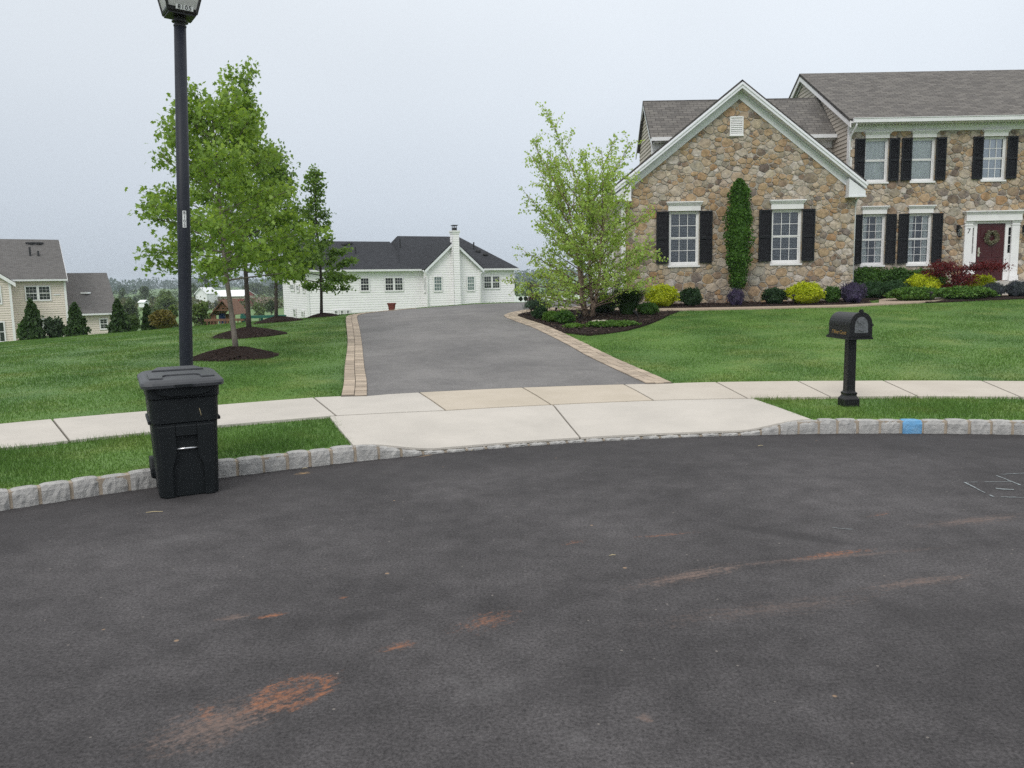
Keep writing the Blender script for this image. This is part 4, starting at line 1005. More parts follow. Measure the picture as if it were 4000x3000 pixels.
# house number and wall lanterns
def text(s, size, name, mat, parent, fn, ext=.004, spacing=1.0, font_shear=0.):
    cu = bpy.data.curves.new(name+'_curve', 'FONT'); cu.body = s; cu.size = size; cu.extrude = ext; cu.align_x = 'CENTER'; cu.align_y = 'CENTER'; cu.space_character = spacing; cu.shear = font_shear; cu.resolution_u = 3
    tmp = bpy.data.objects.new('tmp', cu); COL.objects.link(tmp); bpy.context.view_layer.update()
    me = bpy.data.meshes.new_from_object(tmp.evaluated_get(bpy.context.evaluated_depsgraph_get())); bpy.data.objects.remove(tmp); bpy.data.curves.remove(cu)
    off = ORG.get(parent.name, Vector((0,0,0)))
    for v in me.vertices: v.co = Vector(fn(v.co.x, v.co.y, v.co.z))-off
    me.materials.clear(); return link(name, me, mat, parent)
nx = H.hit(3762, 904)[0]
text('7', .24, 'house_number', MT['ink'], HS, lambda x, y, z: H.pt((dcx-hw+.14+x, .087+z, H.hit(3762, 904)[1]+y)))
for sx in (3738, 3995):
    u, z = H.hit(sx, 905); mb = MB(H.pt)
    mb.box(u-.04, u+.04, .03, .06, z-.02, z+.22); mb.tube([(u, .05, z+.15), (u, .12, z+.22), (u, .18, z+.18)], .012, 6)
    for k in range(6):
        a0 = k*math.pi/3; mb.tube([(u+.055*math.cos(a0), .18+.055*math.sin(a0), z-.16), (u+.075*math.cos(a0), .18+.075*math.sin(a0), z+.09)], .007, 4)
    mb.rings([[(u+r_*math.cos(k*math.pi/3), .18+r_*math.sin(k*math.pi/3), z+q) for k in range(6)] for r_, q in ((.03,-.2),(.06,-.165),(.06,-.155))]); mb.rings([[(u+r_*math.cos(k*math.pi/3), .18+r_*math.sin(k*math.pi/3), z+q) for k in range(6)] for r_, q in ((.09,.09),(.09,.10),(.03,.16),(.012,.2))])
    o = mb.build('wall_lantern', MT['black_metal'], HS)
    mb = MB(H.pt); mb.rings([[(u+r_*math.cos(k*math.pi/3), .18+r_*math.sin(k*math.pi/3), z+q) for k in range(6)] for r_, q in ((.05,-.15),(.068,.085))]); mb.build('lantern_glass', MT['glass'], o)
# wreath on the door (hangs there: a thing of its own)
wu, wz = H.hit(3851, 928); wz = H.hit(3851, 928)[1]
wr = thing('door_wreath', H.pt((dcx, .05, wz)), 'pale leafy wreath hanging on the dark front door', 'wreath')
V = []
for k in range(900):
    a = random.uniform(0, 6.283); rr = .185+random.gauss(0, .03); c = Vector((dcx+rr*math.cos(a), 0, wz+rr*math.sin(a))); d = .06+random.uniform(-.02, .06)
    u = Vector((random.gauss(0,1), random.gauss(0,.6), random.gauss(0,1))).normalized()*.035; v = u.cross(Vector((random.gauss(0,1), 1, random.gauss(0,1)))).normalized()*.013
    for q in (-u, -v, u, v): p = c+q; V.append(H.pt((p.x, d+q.y, p.z)))
MT['wreath_leaf'] = leafmat('wreath_leaf', [(.06,.075,.03),(.17,.16,.09),(.42,.40,.32)], .2, 9)
npmesh('foliage', np.array(V), 4, MT['wreath_leaf'], wr)
# ================================================================== the white ranch house beyond the driveway
wx, wy = at(1199, 1100, 60.)[0], 60.
WA = 25.; W = Fac(wx, wy, WA)
HW = thing('ranch_house', (wx, wy, -2.), 'long white sided ranch house with a dark hipped roof and gable chimney', 'house')
def wb(fac): return fac.pt
uR = W.hit(2006, 1100)[0]; ez = W.hit(1450, 1052)[1]; rDep = 5.6; WB = -3.2
mb = MB(W.pt); siding(mb, lambda z: 0, lambda z: uR, WB, ez, .185, .022); mb.build('front_wall', MT['white_siding'], HW, fix=False)
def wpt(u, d, z): return W.pt((u, d, z))
def ridge_u(px, py, dep):           # point seen at a pixel on the vertical plane dep metres behind the front wall
    return W.hit(px, py, -dep)
r1 = ridge_u(1400, 943, rDep); r2 = ridge_u(1560, 923, rDep); r3 = ridge_u(1764, 923, rDep)
zl, zh = r1[1], (r2[1]+r3[1])/2
us = ridge_u(1522, 943, rDep)[0]; um = ridge_u(1552, 923, rDep+.0)[0]; ue = ridge_u(1790, 925, rDep)[0]
OVH = .35; LU = -.35
mb = MB()
slab(mb, wpt(LU, OVH, ez), wpt(us, OVH, ez), wpt(us, -rDep, zl), wpt(LU, -rDep, zl), .14)
slab(mb, wpt(us, -2*rDep-OVH, ez), wpt(LU, -2*rDep-OVH, ez), wpt(LU, -rDep, zl), wpt(us, -rDep, zl), .14)
D2 = rDep
s2 = (zh-ez)/(rDep+OVH); uE = uR+OVH
tri(mb, wpt(us-.9, OVH, ez+.002), wpt(us, OVH, ez+.002), wpt(um, -rDep, zh))
slab(mb, wpt(us, OVH, ez), wpt(uE, OVH, ez), wpt(ue, -rDep, zh), wpt(um, -rDep, zh), .14)
tri(mb, wpt(uE, OVH, ez), wpt(uE, -2*rDep-OVH, ez), wpt(ue, -rDep, zh))
slab(mb, wpt(uE, -2*rDep-OVH, ez), wpt(us, -2*rDep-OVH, ez), wpt(um, -rDep, zh), wpt(ue, -rDep, zh), .14)
tri(mb, wpt(us-.9, -2*rDep-OVH, ez), wpt(us-.9, OVH, ez+.002), wpt(um, -rDep, zh))
mb.build('roof', MT['shingle_dark'], HW, fix=False)
# left end wall (gable) and right end wall
LE = Fac(*W.pt((0, -2*rDep, 0))[:2], WA-90); slp = (zl-ez)/(rDep+OVH)
mb = MB(LE.pt); siding(mb, lambda z: 0 if z < ez else (z-ez)/slp, lambda z: 2*rDep if z < ez else 2*rDep-(z-ez)/slp, WB, zl-.15, .185, .022); mb.build('end_wall', MT['white_siding'], HW, fix=False)
mb = MB(W.pt); mb.face([(uR, 0, WB), (uR, -2*rDep, WB), (uR, -2*rDep, ez), (uR, 0, ez)]); mb.build('end_wall', MT['white_siding'], HW, fix=False)
for q in ((-.05, .09), (uR-.09, uR+.05)): mb = MB(W.pt); mb.box(*q, -.09, .075, WB, ez-.02); mb.build('corner_board', MT['white_paint'], HW)
mb = MB(W.pt); mb.box(LU, uE, OVH, OVH+.12, ez-.17, ez-.02); mb.build('gutter', MT['gutter'], HW)
mb = MB(W.pt); mb.box(LU, uE, .03, OVH-.01, ez-.19, ez-.171); mb.build('soffit', MT['white_paint'], HW)
# projecting gable with the chimney
PD = 1.0
P_ = Fac(*W.pt((0, PD, 0))[:2], WA)
ga = P_.hit(1669, 1120)[0]; gb = P_.hit(1876, 1120)[0]; gz = P_.hit(1770, 1050)[1]; gap = P_.hit(1773, 938)[1]; gm = (ga+gb)/2; gs = (gap-gz)/((gb-ga)/2+.25)
mb = MB(P_.pt); siding(mb, lambda z: ga if z < gz else ga-.25+(z-gz)/gs+.25*0 if z-gz > .25*gs else ga, lambda z: gb if z-gz < .25*gs else gb+.25-(z-gz)/gs, WB, gap-.22, .185, .022); mb.build('gable_wall', MT['white_siding'], HW, fix=False)
PL = Fac(*P_.pt((ga, -PD, 0))[:2], WA-90); mb = MB(PL.pt); siding(mb, lambda z: 0, lambda z: PD, WB, gz, .185, .022); mb.build('bay_side_wall', MT['white_siding'], HW, fix=False)
mb = MB(P_.pt); mb.face([(gb, 0, WB), (gb, -PD, WB), (gb, -PD, gz), (gb, 0, gz)]); mb.build('bay_side_wall', MT['white_siding'], HW, fix=False)
dback = (gap-ez)/s2
mb = MB()
pp = lambda u, d, z: P_.pt((u, d, z))
hw_ = (gb-ga)/2+.25
slab(mb, pp(gm-hw_, .3, gap-hw_*gs), pp(gm-hw_, -PD-dback, gap-hw_*gs), pp(gm, -PD-dback, gap), pp(gm, .3, gap), .12)
slab(mb, pp(gm+hw_, -PD-dback, gap-hw_*gs), pp(gm+hw_, .3, gap-hw_*gs), pp(gm, .3, gap), pp(gm, -PD-dback, gap), .12)
mb.build('gable_roof', MT['shingle_dark'], HW, fix=False)
mb = MB(P_.pt); t_ = .06
for sg in (-1, 1):
    q = [(gm, gap-.10), (gm+sg*hw_, gap-.10-hw_*gs), (gm+sg*hw_, gap-.34-hw_*gs), (gm, gap-.34)]
    mb.raw([(a, .31, z) for a, z in q]+[(a, .27, z) for a, z in q], [(0,1,2,3), (7,6,5,4), (0,1,5,4), (2,3,7,6), (1,2,6,5)])
mb.build('rake_board', MT['shaded_white_trim'], HW)
for q in ((ga-.05, ga+.10), (gb-.10, gb+.05)): mb = MB(P_.pt); mb.box(*q, -.08, .075, WB, gz-.02); mb.build('corner_board', MT['white_paint'], HW)
for u, s_ in ((ga+.02, -1), (gb-.02, 1)):
    mb = MB(P_.pt); pipe(mb, [(u+s_*.35, .1, gz-.08), (u+s_*.33, .12, gz-.18), (u+s_*.02, .10, gz-.42), (u, .09, gz-.6), (u, .09, WB)], .05); mb.build('downspout', MT['gutter'], HW, smooth=True)
mb = MB(W.pt); pipe(mb, [(uE-.05, OVH+.06, ez-.14), (uE-.1, .2, ez-.3), (uR+.02, .09, ez-.5), (uR+.02, .09, WB)], .05); mb.build('downspout', MT['gutter'], HW, smooth=True)
ca, cz_ = P_.hit(1762, 1000)[0], 0; cb = P_.hit(1797, 1000)[0]; ctop = P_.hit(1775, 908)[1]
CD = .55
CF = Fac(*P_.pt((0, CD, 0))[:2], WA); ca = CF.hit(1771, 1000)[0]; cb = CF.hit(1795, 1000)[0]
mb = MB(CF.pt); siding(mb, lambda z: ca, lambda z: cb, WB, ctop, .185, .022)
CL = Fac(*CF.pt((ca, -.6, 0))[:2], WA-90); mb2 = MB(CL.pt); siding(mb2, lambda z: 0, lambda z: .6, WB, ctop, .185, .022)
mb.v += []; ch = mb.build('chimney', MT['white_siding'], HW, fix=False); mb2.build('chimney_side', MT['white_siding'], ch, fix=False)
mb = MB(CF.pt); mb.face([(cb, 0, WB), (cb, -.6, WB), (cb, -.6, ctop), (cb, 0, ctop)]); mb.build('chimney_side', MT['white_siding'], ch, fix=False)
mb = MB(CF.pt); mb.box(ca-.09, cb+.09, -.68, .09, ctop, ctop+.12); mb.box(ca-.04, cb+.04, -.64, .05, ctop-.14, ctop-.001); mb.build('chimney_crown', MT['white_paint'], ch)
cw = cb-ca; mb = MB(CF.pt); mb.box(ca+.12, cb-.12, -.52, -.10, ctop+.121, ctop+.34); mb.box(ca+.06, cb-.06, -.58, -.03, ctop+.50, ctop+.56)
for q in (ca+.13, cb-.17):
    for d in (-.49, -.15): mb.box(q, q+.04, d, d+.04, ctop+.341, ctop+.499)
mb.build('chimney_cap', MT['roof_metal'], ch)
def wrect(fac, a, b, t, bt): return hitrect(fac, a, b, t, bt)
sash_window(W, HW, *wrect(W, 1405, 1443, 1083, 1140), cols=3, rows=2, inset=-1, glass='dark_pane', sill=False, casing=.055, muntin=.014)
r = wrect(W, 1501, 1575, 1082, 1139); m = (r[0]+r[1])/2
sash_window(W, HW, r[0], m, r[2], r[3], cols=3, rows=2, inset=-1, glass='dark_pane', sill=False, casing=.055, muntin=.014); sash_window(W, HW, m+.003, r[1], r[2], r[3], cols=3, rows=2, inset=-1, glass='dark_pane', sill=False, casing=.055, muntin=.014)
r = wrect(W, 1887, 1953, 1076, 1130); m = (r[0]+r[1])/2
sash_window(W, HW, r[0], m, r[2], r[3], cols=3, rows=2, inset=-1, glass='dark_pane', sill=False, casing=.055, muntin=.014); sash_window(W, HW, m+.003, r[1], r[2], r[3], cols=3, rows=2, inset=-1, glass='dark_pane', sill=False, casing=.055, muntin=.014)
MT['green_pane'] = M('green_pane', (.17,.23,.22), (.10,.14,.14), 2, .08, spec=.7)
sash_window(P_, HW, *wrect(P_, 1692, 1727, 1078, 1140), cols=3, rows=2, inset=-1, glass='green_pane', back=False, sill=False, casing=.055, muntin=.025, single=False)
sash_window(P_, HW, *wrect(P_, 1822, 1854, 1077, 1138), cols=3, rows=2, inset=-1, glass='green_pane', back=False, sill=False, casing=.055, muntin=.025)
r = W.hit(1300, 1212)[0], W.hit(1370, 1212)[0], W.hit(1330, 1234)[1], W.hit(1330, 1209)[1]; w3 = (r[1]-r[0])/3
for k in range(3): sash_window(W, HW, r[0]+w3*k+.04, r[0]+w3*(k+1)-.04, r[2]-.15, r[3], cols=2, rows=2, inset=-1, glass='dark_pane', sill=False, casing=.07, single=True, muntin=.03)
# end wall windows and the bay's side window
for px0, px1, t, b_ in ((1136,1152,1108,1138),(1160,1171,1110,1142),(1184,1193,1112,1145)):
    q = hitrect(LE, px0, px1, t, b_); sash_window(LE, HW, min(q[0],q[1]), max(q[0],q[1]), q[2], q[3], cols=2, rows=2, inset=-1, glass='dark_pane', sill=False, casing=.10)
for px0, px1, t, b_ in ((1149,1159,1203,1245),(1180,1191,1212,1245)):
    q = hitrect(LE, px0, px1, t, b_); sash_window(LE, HW, min(q[0],q[1]), max(q[0],q[1]), q[2], q[3], cols=2, rows=2, inset=-1, glass='dark_pane', sill=False, casing=.10)
sash_window(PL, HW, .35, .75, P_.hit(1660, 1140)[1], P_.hit(1660, 1080)[1], cols=2, rows=2, inset=-1, glass='green_pane', casing=.07, back=False)
# roof pipes and box vents
def on_roof(px, py):
    best = None
    for d in np.linspace(-OVH, rDep, 200):
        u, z = W.hit(px, py, -d); zr = ez+(d+OVH)*((zl if u < us else zh)-ez)/(rDep+OVH)
        if z <= zr: return W.pt((u, -d, zr))
    return W.pt((u, -rDep, zl))
for px, py, h_ in ((1389,990,.5),(1563,968,.75),(1851,974,.6)):
    p = on_roof(px, py); mb = MB(); mb.tube([(p[0], p[1], p[2]-.1), (p[0], p[1], p[2]+h_)], .06, 8); mb.build('vent_pipe', MT['roof_metal'], HW)
for px, py in ((1345,957),(1368,953),(1868,983),(1896,996)):
    p = on_roof(px, py); mb = MB(); mb.box(p[0]-.2, p[0]+.2, p[1]-.25, p[1]+.15, p[2]-.05, p[2]+.13); mb.build('box_vent', MT['roof_metal'], HW, bevel=.03)

# ================================================================== the beige house on the left
BX, BYY = at(262, 1200, 65.)[0], 65.; BA = 33.
HB = thing('beige_house', (BX, BYY, -3.), 'two-storey beige sided house with a grey roof at the left edge', 'house')
B = Fac(BX, BYY, BA)
be = B.hit(180, 1090)[1]; br_dep = 5.2; brz2 = B.hit(120, 935, -br_dep)[1]
mb = MB(B.pt); siding(mb, lambda z: -11, lambda z: 0, -4.5, be, .18, .038); mb.build('front_wall', MT['beige_siding'], HB, fix=False)
bp = lambda u, d, z: B.pt((u, d, z))
mb = MB(); slab(mb, bp(-11, .4, be), bp(.15, .4, be), bp(.15, -br_dep, brz2), bp(-11, -br_dep, brz2), .14); slab(mb, bp(.15, -2*br_dep-.4, be), bp(-11, -2*br_dep-.4, be), bp(-11, -br_dep, brz2), bp(.15, -br_dep, brz2), .14); mb.build('roof', MT['shingle_grey'], HB, fix=False)
mb = MB(B.pt); mb.face([(0, 0, -4.5), (0, -2*br_dep, -4.5), (0, -2*br_dep, be), (0, -br_dep, brz2-.2), (0, 0, be)]); mb.build('end_wall', MT['beige_siding'], HB, fix=False)
mb = MB(B.pt); mb.box(-11, .15, .4, .52, be-.16, be-.02); mb.build('gutter', MT['gutter'], HB)
mb = MB(B.pt); mb.box(-.12, .05, -.08, .07, -4.5, be-.2); mb.build('corner_board', MT['white_paint'], HB)
sgn = (brz2-be)/(br_dep+.4)
mb = MB(B.pt)
q = [(.42, be-.06), (-br_dep, brz2-.08), (-br_dep, brz2-.3), (.42, be-.28)]
mb.raw([(.16, d, z) for d, z in q]+[(.20, d, z) for d, z in q], [(0,1,2,3), (7,6,5,4), (0,1,5,4), (2,3,7,6), (0,3,7,4)]); mb.build('rake_board', MT['white_paint'], HB)
# forward gable at the far left
GB_ = Fac(*B.pt((0, 2.2, 0))[:2], BA); gx = GB_.hit(40, 1120)[0]; gzb = GB_.hit(50, 1092)[1]
mb = MB(GB_.pt); siding(mb, lambda z: gx-7 if z < gzb else gx-7+(z-gzb)/.75, lambda z: gx if z < gzb else gx-(z-gzb)/.75, -4.5, gzb+2.4, .18, .038); mb.build('gable_wall', MT['beige_siding'], HB, fix=False)
mb = MB(GB_.pt); mb.face([(gx, 0, -4.5), (gx, -2.2, -4.5), (gx, -2.2, gzb), (gx, 0, gzb)]); mb.build('bay_side_wall', MT['beige_siding'], HB, fix=False)
mb = MB(); gp_ = lambda u, d, z: GB_.pt((u, d, z))
slab(mb, gp_(gx+.35, .35, gzb-.2), gp_(gx+.35, -5, gzb-.2), gp_(gx-3.5, -5, gzb+2.68), gp_(gx-3.5, .35, gzb+2.68), .12); slab(mb, gp_(gx-7.35, -5, gzb-.2), gp_(gx-7.35, .35, gzb-.2), gp_(gx-3.5, .35, gzb+2.68), gp_(gx-3.5, -5, gzb+2.68), .12); mb.build('gable_roof', MT['shingle_grey'], HB, fix=False)
mb = MB(GB_.pt); q = [(gx+.36, gzb-.27), (gx-3.5, gzb+2.6), (gx-3.5, gzb+2.3), (gx+.36, gzb-.57)]
mb.raw([(a, .36, z) for a, z in q]+[(a, .31, z) for a, z in q], [(0,1,2,3), (7,6,5,4), (0,1,5,4), (2,3,7,6), (0,3,7,4)]); mb.build('rake_board', MT['white_paint'], HB)
mb = MB(GB_.pt); mb.box(gx-.12, gx+.05, -.08, .07, -4.5, gzb-.1); mb.build('corner_board', MT['white_paint'], HB)
q = hitrect(GB_, -25, 22, 1255, 1340); sash_window(GB_, HB, *q, cols=2, rows=1, inset=-1, glass='dark_pane', sill=False, casing=.07, muntin=.02)
q = hitrect(GB_, -30, 6, 1115, 1190); sash_window(GB_, HB, *q, cols=2, rows=1, inset=-1, glass='dark_pane', sill=False, casing=.07, muntin=.02)
q = hitrect(B, 97, 199, 1116, 1176); m = (q[0]+q[1])/2
for a, b_ in ((q[0], m-.002), (m+.002, q[1])): sash_window(B, HB, a, b_, q[2], q[3], cols=3, rows=2, inset=-1, glass='dark_pane', sill=False, casing=.055, muntin=.012)
q = hitrect(B, 165, 208, 1243, 1300); sash_window(B, HB, *q, cols=2, rows=2, inset=-1, glass='dark_pane', sill=False, casing=.055, muntin=.015)
u, z = B.hit(222, 1151); mb = MB(B.pt); mb.box(u-.22, u+.22, .035, .07, z-.05, z+.05); mb.build('wall_vent', MT['gutter'], HB)
for px, py, h_ in ((118,995,.35),(150,995,.2)):
    u, z = B.hit(px, py, -2.8); p = B.pt((u, -2.8, be+3.2*sgn)); mb = MB(); mb.tube([(p[0], p[1], p[2]-.1), (p[0], p[1], p[2]+h_*2)], .08, 8); mb.build('vent_pipe', MT['roof_metal'], HB)
for px in (120, 152):
    u, z = B.hit(px, 945, -4.6); p = B.pt((u, -4.6, be+5.0*sgn)); mb = MB(); mb.box(p[0]-.28, p[0]+.28, p[1]-.3, p[1]+.2, p[2]-.05, p[2]+.09); mb.build('box_vent', MT['roof_metal'], HB)
# lower wing
GWg = Fac(*B.pt((0, -.8, 0))[:2], BA); we = GWg.hit(400, 1222)[1]; wu = GWg.hit(447, 1260)[0]; wdp = 5.4; wr = GWg.hit(350, 1066, -wdp)[1]
gp2 = lambda u, d, z: GWg.pt((u, d, z))
mb = MB(GWg.pt); siding(mb, lambda z: 0, lambda z: wu, -5, we, .18, .038); mb.build('wing_wall', MT['beige_siding'], HB, fix=False)
mb = MB(GWg.pt); mb.face([(wu, 0, -5), (wu, -2*wdp, -5), (wu, -2*wdp, we), (wu, -wdp, wr-.2), (wu, 0, we)]); mb.build('wing_wall', MT['beige_siding'], HB, fix=False)
mb = MB(); slab(mb, gp2(.05, .4, we), gp2(wu+.3, .4, we), gp2(wu+.3, -wdp, wr), gp2(.05, -wdp, wr), .14); slab(mb, gp2(wu+.3, -2*wdp-.4, we), gp2(.05, -2*wdp-.4, we), gp2(.05, -wdp, wr), gp2(wu+.3, -wdp, wr), .14); mb.build('wing_roof', MT['shingle_grey'], HB, fix=False)
mb = MB(GWg.pt); mb.box(.06, wu+.3, .4, .52, we-.16, we-.02); mb.build('gutter', MT['gutter'], HB)
q = hitrect(GWg, 388, 422, 1243, 1288); sash_window(GWg, HB, *q, cols=2, rows=2, inset=-1, glass='dark_pane', sill=False, casing=.055, muntin=.012)
sw2 = (wr-we)/(wdp+.4); u, z = GWg.hit(338, 1162, -2.4); p = GWg.pt((u, -2.4, we+2.8*sw2)); mb = MB(); mb.box(p[0]-.3, p[0]+.3, p[1]-.35, p[1]+.2, p[2]-.05, p[2]+.09); mb.build('roof_vent', MT['barn_white'], HB)
# ================================================================== plants
def leaves_mesh(name, pts, size, mat, parent, rng, shape='oval', up=.5, droop=.25, sv=.3, aspect=.6):
    """one small face per leaf, freely oriented"""
    P = np.asarray(pts, float); n = len(P)
    shp = {'oval': [(-1,0),(-.35,-1),(.45,-.85),(1,0),(.45,.85),(-.35,1)], 'kite': [(-1,0),(.1,-1),(1,0),(.1,1)],
           'lobed': [(-.9,-.12),(-.55,-.95),(.0,-.42),(.42,-1),(.5,-.3),(1.15,0),(.5,.3),(.42,1),(.0,.42),(-.55,.95),(-.9,.12)],
           'needle': [(-1,-.6),(1,-.25),(1,.25),(-1,.6)]}[shape]
    K = len(shp)
    a = rng.normal(0, 1, (n, 3)); a[:,2] -= droop*1.5; a /= np.linalg.norm(a, axis=1)[:,None]
    nn = rng.normal(0, 1, (n, 3)); nn[:,2] = np.abs(nn[:,2])+up; b = np.cross(nn, a); b /= np.linalg.norm(b, axis=1)[:,None]+1e-9; c = np.cross(a, b)
    s = size*(1+rng.uniform(-sv, sv, n))
    V = np.zeros((n, K, 3))
    for k, (u, v) in enumerate(shp):
        V[:,k] = P+(a*u+b*v*aspect+c*(-.22*u*u-.12*abs(v)))*(s/2)[:,None]
    return npmesh(name, V.reshape(-1, 3), K, mat, parent)
def limb(path, n=5):
    return path
def tree(name, x, y, label, cat='tree', h=5., clear=1.5, prof=None, nl=26, lean=(0,0), tr=.06, e0=25, e1=65, leaf=.11, nleaf=5000, mat=None, bark='bark', shape='oval', seed=1,
         group=None, stems=1, spread=.5, sub=5, clump=.16, droop=.25, base=None, leadtips=(), aspect=.6, lowskirt=0, spread_az=None, twigf=.42, up=.5):
    r = random.Random(seed); rng = np.random.default_rng(seed); z0 = g1(x, y)+.1 if base is None else base
    root = thing(name, (x, y, z0), label, cat, group)
    mb = MB(); tips = []
    for st in range(stems):
        sa = 2*math.pi*st/stems+.5; so = .10 if stems > 1 else 0; lnx = lean[0]+(math.cos(sa)*spread if stems > 1 else 0); lny = lean[1]+(math.sin(sa)*spread if stems > 1 else 0)
        if stems > 1 and st == 0: lnx, lny = lean[0]-.12, lean[1]
        hh = h*(1 if stems == 1 else r.uniform(.80, .98) if st else 1.0)
        bx, by = x+so*math.cos(sa), y+so*math.sin(sa); path = []; rad = []
        for k in range(11):
            f = k/10; path.append(Vector((bx+lnx*f**(1.0 if stems == 1 else .8)+.03*math.sin(f*7+seed+st), by+lny*f**(1.0 if stems == 1 else .8)+.03*math.cos(f*6+seed*2+st), z0-.12+f*hh*.97)))
            rad.append(tr*(1.18 if k == 0 else 1)*(1-f)**.75+.008)
        mb.tube(path, rad, 9)
        def tp(f):
            q = min(f*10, 9.999); i = int(q); return path[i].lerp(path[i+1], q-i)
        tipsets = []
        for i in range(nl):
            t = (i+r.random()*.8)/nl; f = (clear+(h-clear)*t*.93)/h; s = tp(min(f, .99)); R = prof(t)
            az = i*2.399+r.uniform(-.5, .5)+st*1.1; el = math.radians(e0+(e1-e0)*t+r.uniform(-9, 9))
            L = R*r.uniform(.72, 1.12)/max(.35, math.cos(el)); 
            dr = Vector((math.cos(az)*math.cos(el), math.sin(az)*math.cos(el), math.sin(el)))
            pts = [s]; 
            for k in range(1, 6):
                g = k/5; p = s+dr*L*g; p = p+Vector((r.uniform(-.04,.04), r.uniform(-.04,.04), .10*L*g*g*(1 if e0 > 20 else -.5))); pts.append(p)
            rb = max(.010, tr*.42*(1-t)**.6*min(1, L/1.6)); mb.tube(pts, [rb*(1-.85*k/5)+.003 for k in range(6)], 5)
            ns = max(2, int(sub*L+1))
            for k in range(ns):
                g = .28+.72*(k+r.random())/ns; q = min(g*5, 4.999); p = pts[int(q)].lerp(pts[int(q)+1], q-int(q))
                d2 = (dr+Vector((r.gauss(0,.6), r.gauss(0,.6), r.gauss(.05,.45)))).normalized(); l2 = L*twigf*r.uniform(.35, 1.)*(1.05-.5*g)
                e = p+d2*l2; m_ = p.lerp(e, .5)+Vector((0, 0, .03)); mb.tube([p, m_, e], [rb*.34+.002, rb*.25+.0018, .0015], 3, False); tipsets.append((p, e))
            tipsets.append((pts[3], pts[5]))
        tipsets.append((tp(.85), tp(.999)))
        tips += tipsets
    for (tx, tz, l_) in leadtips:
        p = Vector((x+tx*.4, y, z0+tz-l_)); e = Vector((x+tx, y, z0+tz)); mb.tube([p, p.lerp(e, .5), e], [.012,.008,.003], 4); tips += [(p, e)]
    mb.build('trunk', MT[bark], root, smooth=True)
    w = np.array([max(.12, (b-a).length) for a, b in tips]); w /= w.sum(); idx = rng.choice(len(tips), nleaf, p=w)
    A = np.array([tuple(a) for a, b in tips])[idx]; B_ = np.array([tuple(b) for a, b in tips])[idx]; f = (rng.uniform(.02, 1., nleaf)**.7*1.06)[:,None]
    P = A+(B_-A)*f+rng.normal(0, clump, (nleaf, 3))*np.array([1,1,.75])
    leaves_mesh('crown', P, leaf, mat, root, rng, shape, up, droop, aspect=aspect)
    return root
MT['leaf_maple'] = leafmat('leaf_maple', [(.105,.185,.034),(.175,.285,.056),(.255,.385,.085),(.35,.48,.14)], .5, .9)
MT['leaf_maple_far'] = leafmat('leaf_maple_far', [(.085,.155,.032),(.13,.225,.045),(.19,.30,.065),(.25,.37,.095)], .48, .9)
MT['leaf_pear'] = leafmat('leaf_pear', [(.10,.18,.042),(.155,.26,.06),(.22,.34,.09)], .46, 1.2)
MT['leaf_birch'] = leafmat('leaf_birch', [(.24,.36,.08),(.33,.47,.12),(.42,.56,.17),(.50,.62,.23)], .5, .9)
mp = lambda R, p=.85: (lambda t: R*min(1, .72+t*2.2)*(1-t)**p+.10)
tree('maple_tree', -5.26, 15.0, 'broad maple just behind the lamp post, nearest of the mulched trees', h=4.6, clear=1.5, prof=mp(1.62,.6), nl=48, lean=(-.22,.1), tr=.045, e0=6, e1=66, leaf=.09, nleaf=9500, mat=MT['leaf_maple'], shape='lobed', seed=14, sub=4.5, clump=.11, aspect=.85, droop=.55)
tree('maple_tree', -6.49, 19.5, 'tall maple second from the street with two bare leader tips', h=5.75, clear=1.6, prof=mp(1.42,.95), nl=38, lean=(.12,0), tr=.055, e0=10, e1=70, leaf=.094, nleaf=9500, mat=MT['leaf_maple'], bark='dark_bark', shape='lobed', seed=8, sub=4.5, clump=.105, aspect=.85, droop=.5, leadtips=((.44,6.3,1.2),(.33,5.95,.9),(-.05,6.25,.7),(.22,6.1,.8)))
tree('maple_tree', -7.44, 25.2, 'darker maple third from the street beside the playset', h=5.7, clear=1.5, prof=mp(1.22,.8), nl=30, lean=(.05,0), tr=.05, e0=18, e1=62, leaf=.10, nleaf=8000, mat=MT['leaf_maple_far'], bark='dark_bark', shape='lobed', seed=5, sub=5, clump=.16, aspect=.85, droop=.5)
pear = lambda t: (.40+.85*math.exp(-((t-.10)/.20)**2)+.22*math.sin(t*9)**2)*(1-t)**.55
tree('pear_tree', -6.45, 27.0, 'slender open pear tree standing before the white ranch house', h=5.15, clear=.85, prof=lambda t: .95*pear(t)+.10, nl=50, tr=.045, e0=8, e1=60, leaf=.085, nleaf=8000, mat=MT['leaf_pear'], bark='dark_bark', shape='oval', seed=12, sub=5, clump=.08, aspect=.7, base=g1(-6.45, 27.0)+.1)
bp_ = lambda t: 1.75*(1-.55*t)*(.86+.14*math.sin(t*12)) if t > .12 else 1.55
tree('river_birch', 2.12, 21.2, 'multi-stemmed river birch with fresh pale green leaves and peeling bark', cat='tree', h=3.42, clear=.28, prof=lambda t: (1.9*(1-.58*t)*min(1,.8+t*1.4)+.12), nl=25, lean=(.02,0), tr=.045, e0=14, e1=64, leaf=.060, nleaf=23000, mat=MT['leaf_birch'], bark='birch_bark', shape='oval', seed=21, stems=4, spread=.55, sub=7, clump=.05, aspect=.75, twigf=.40)

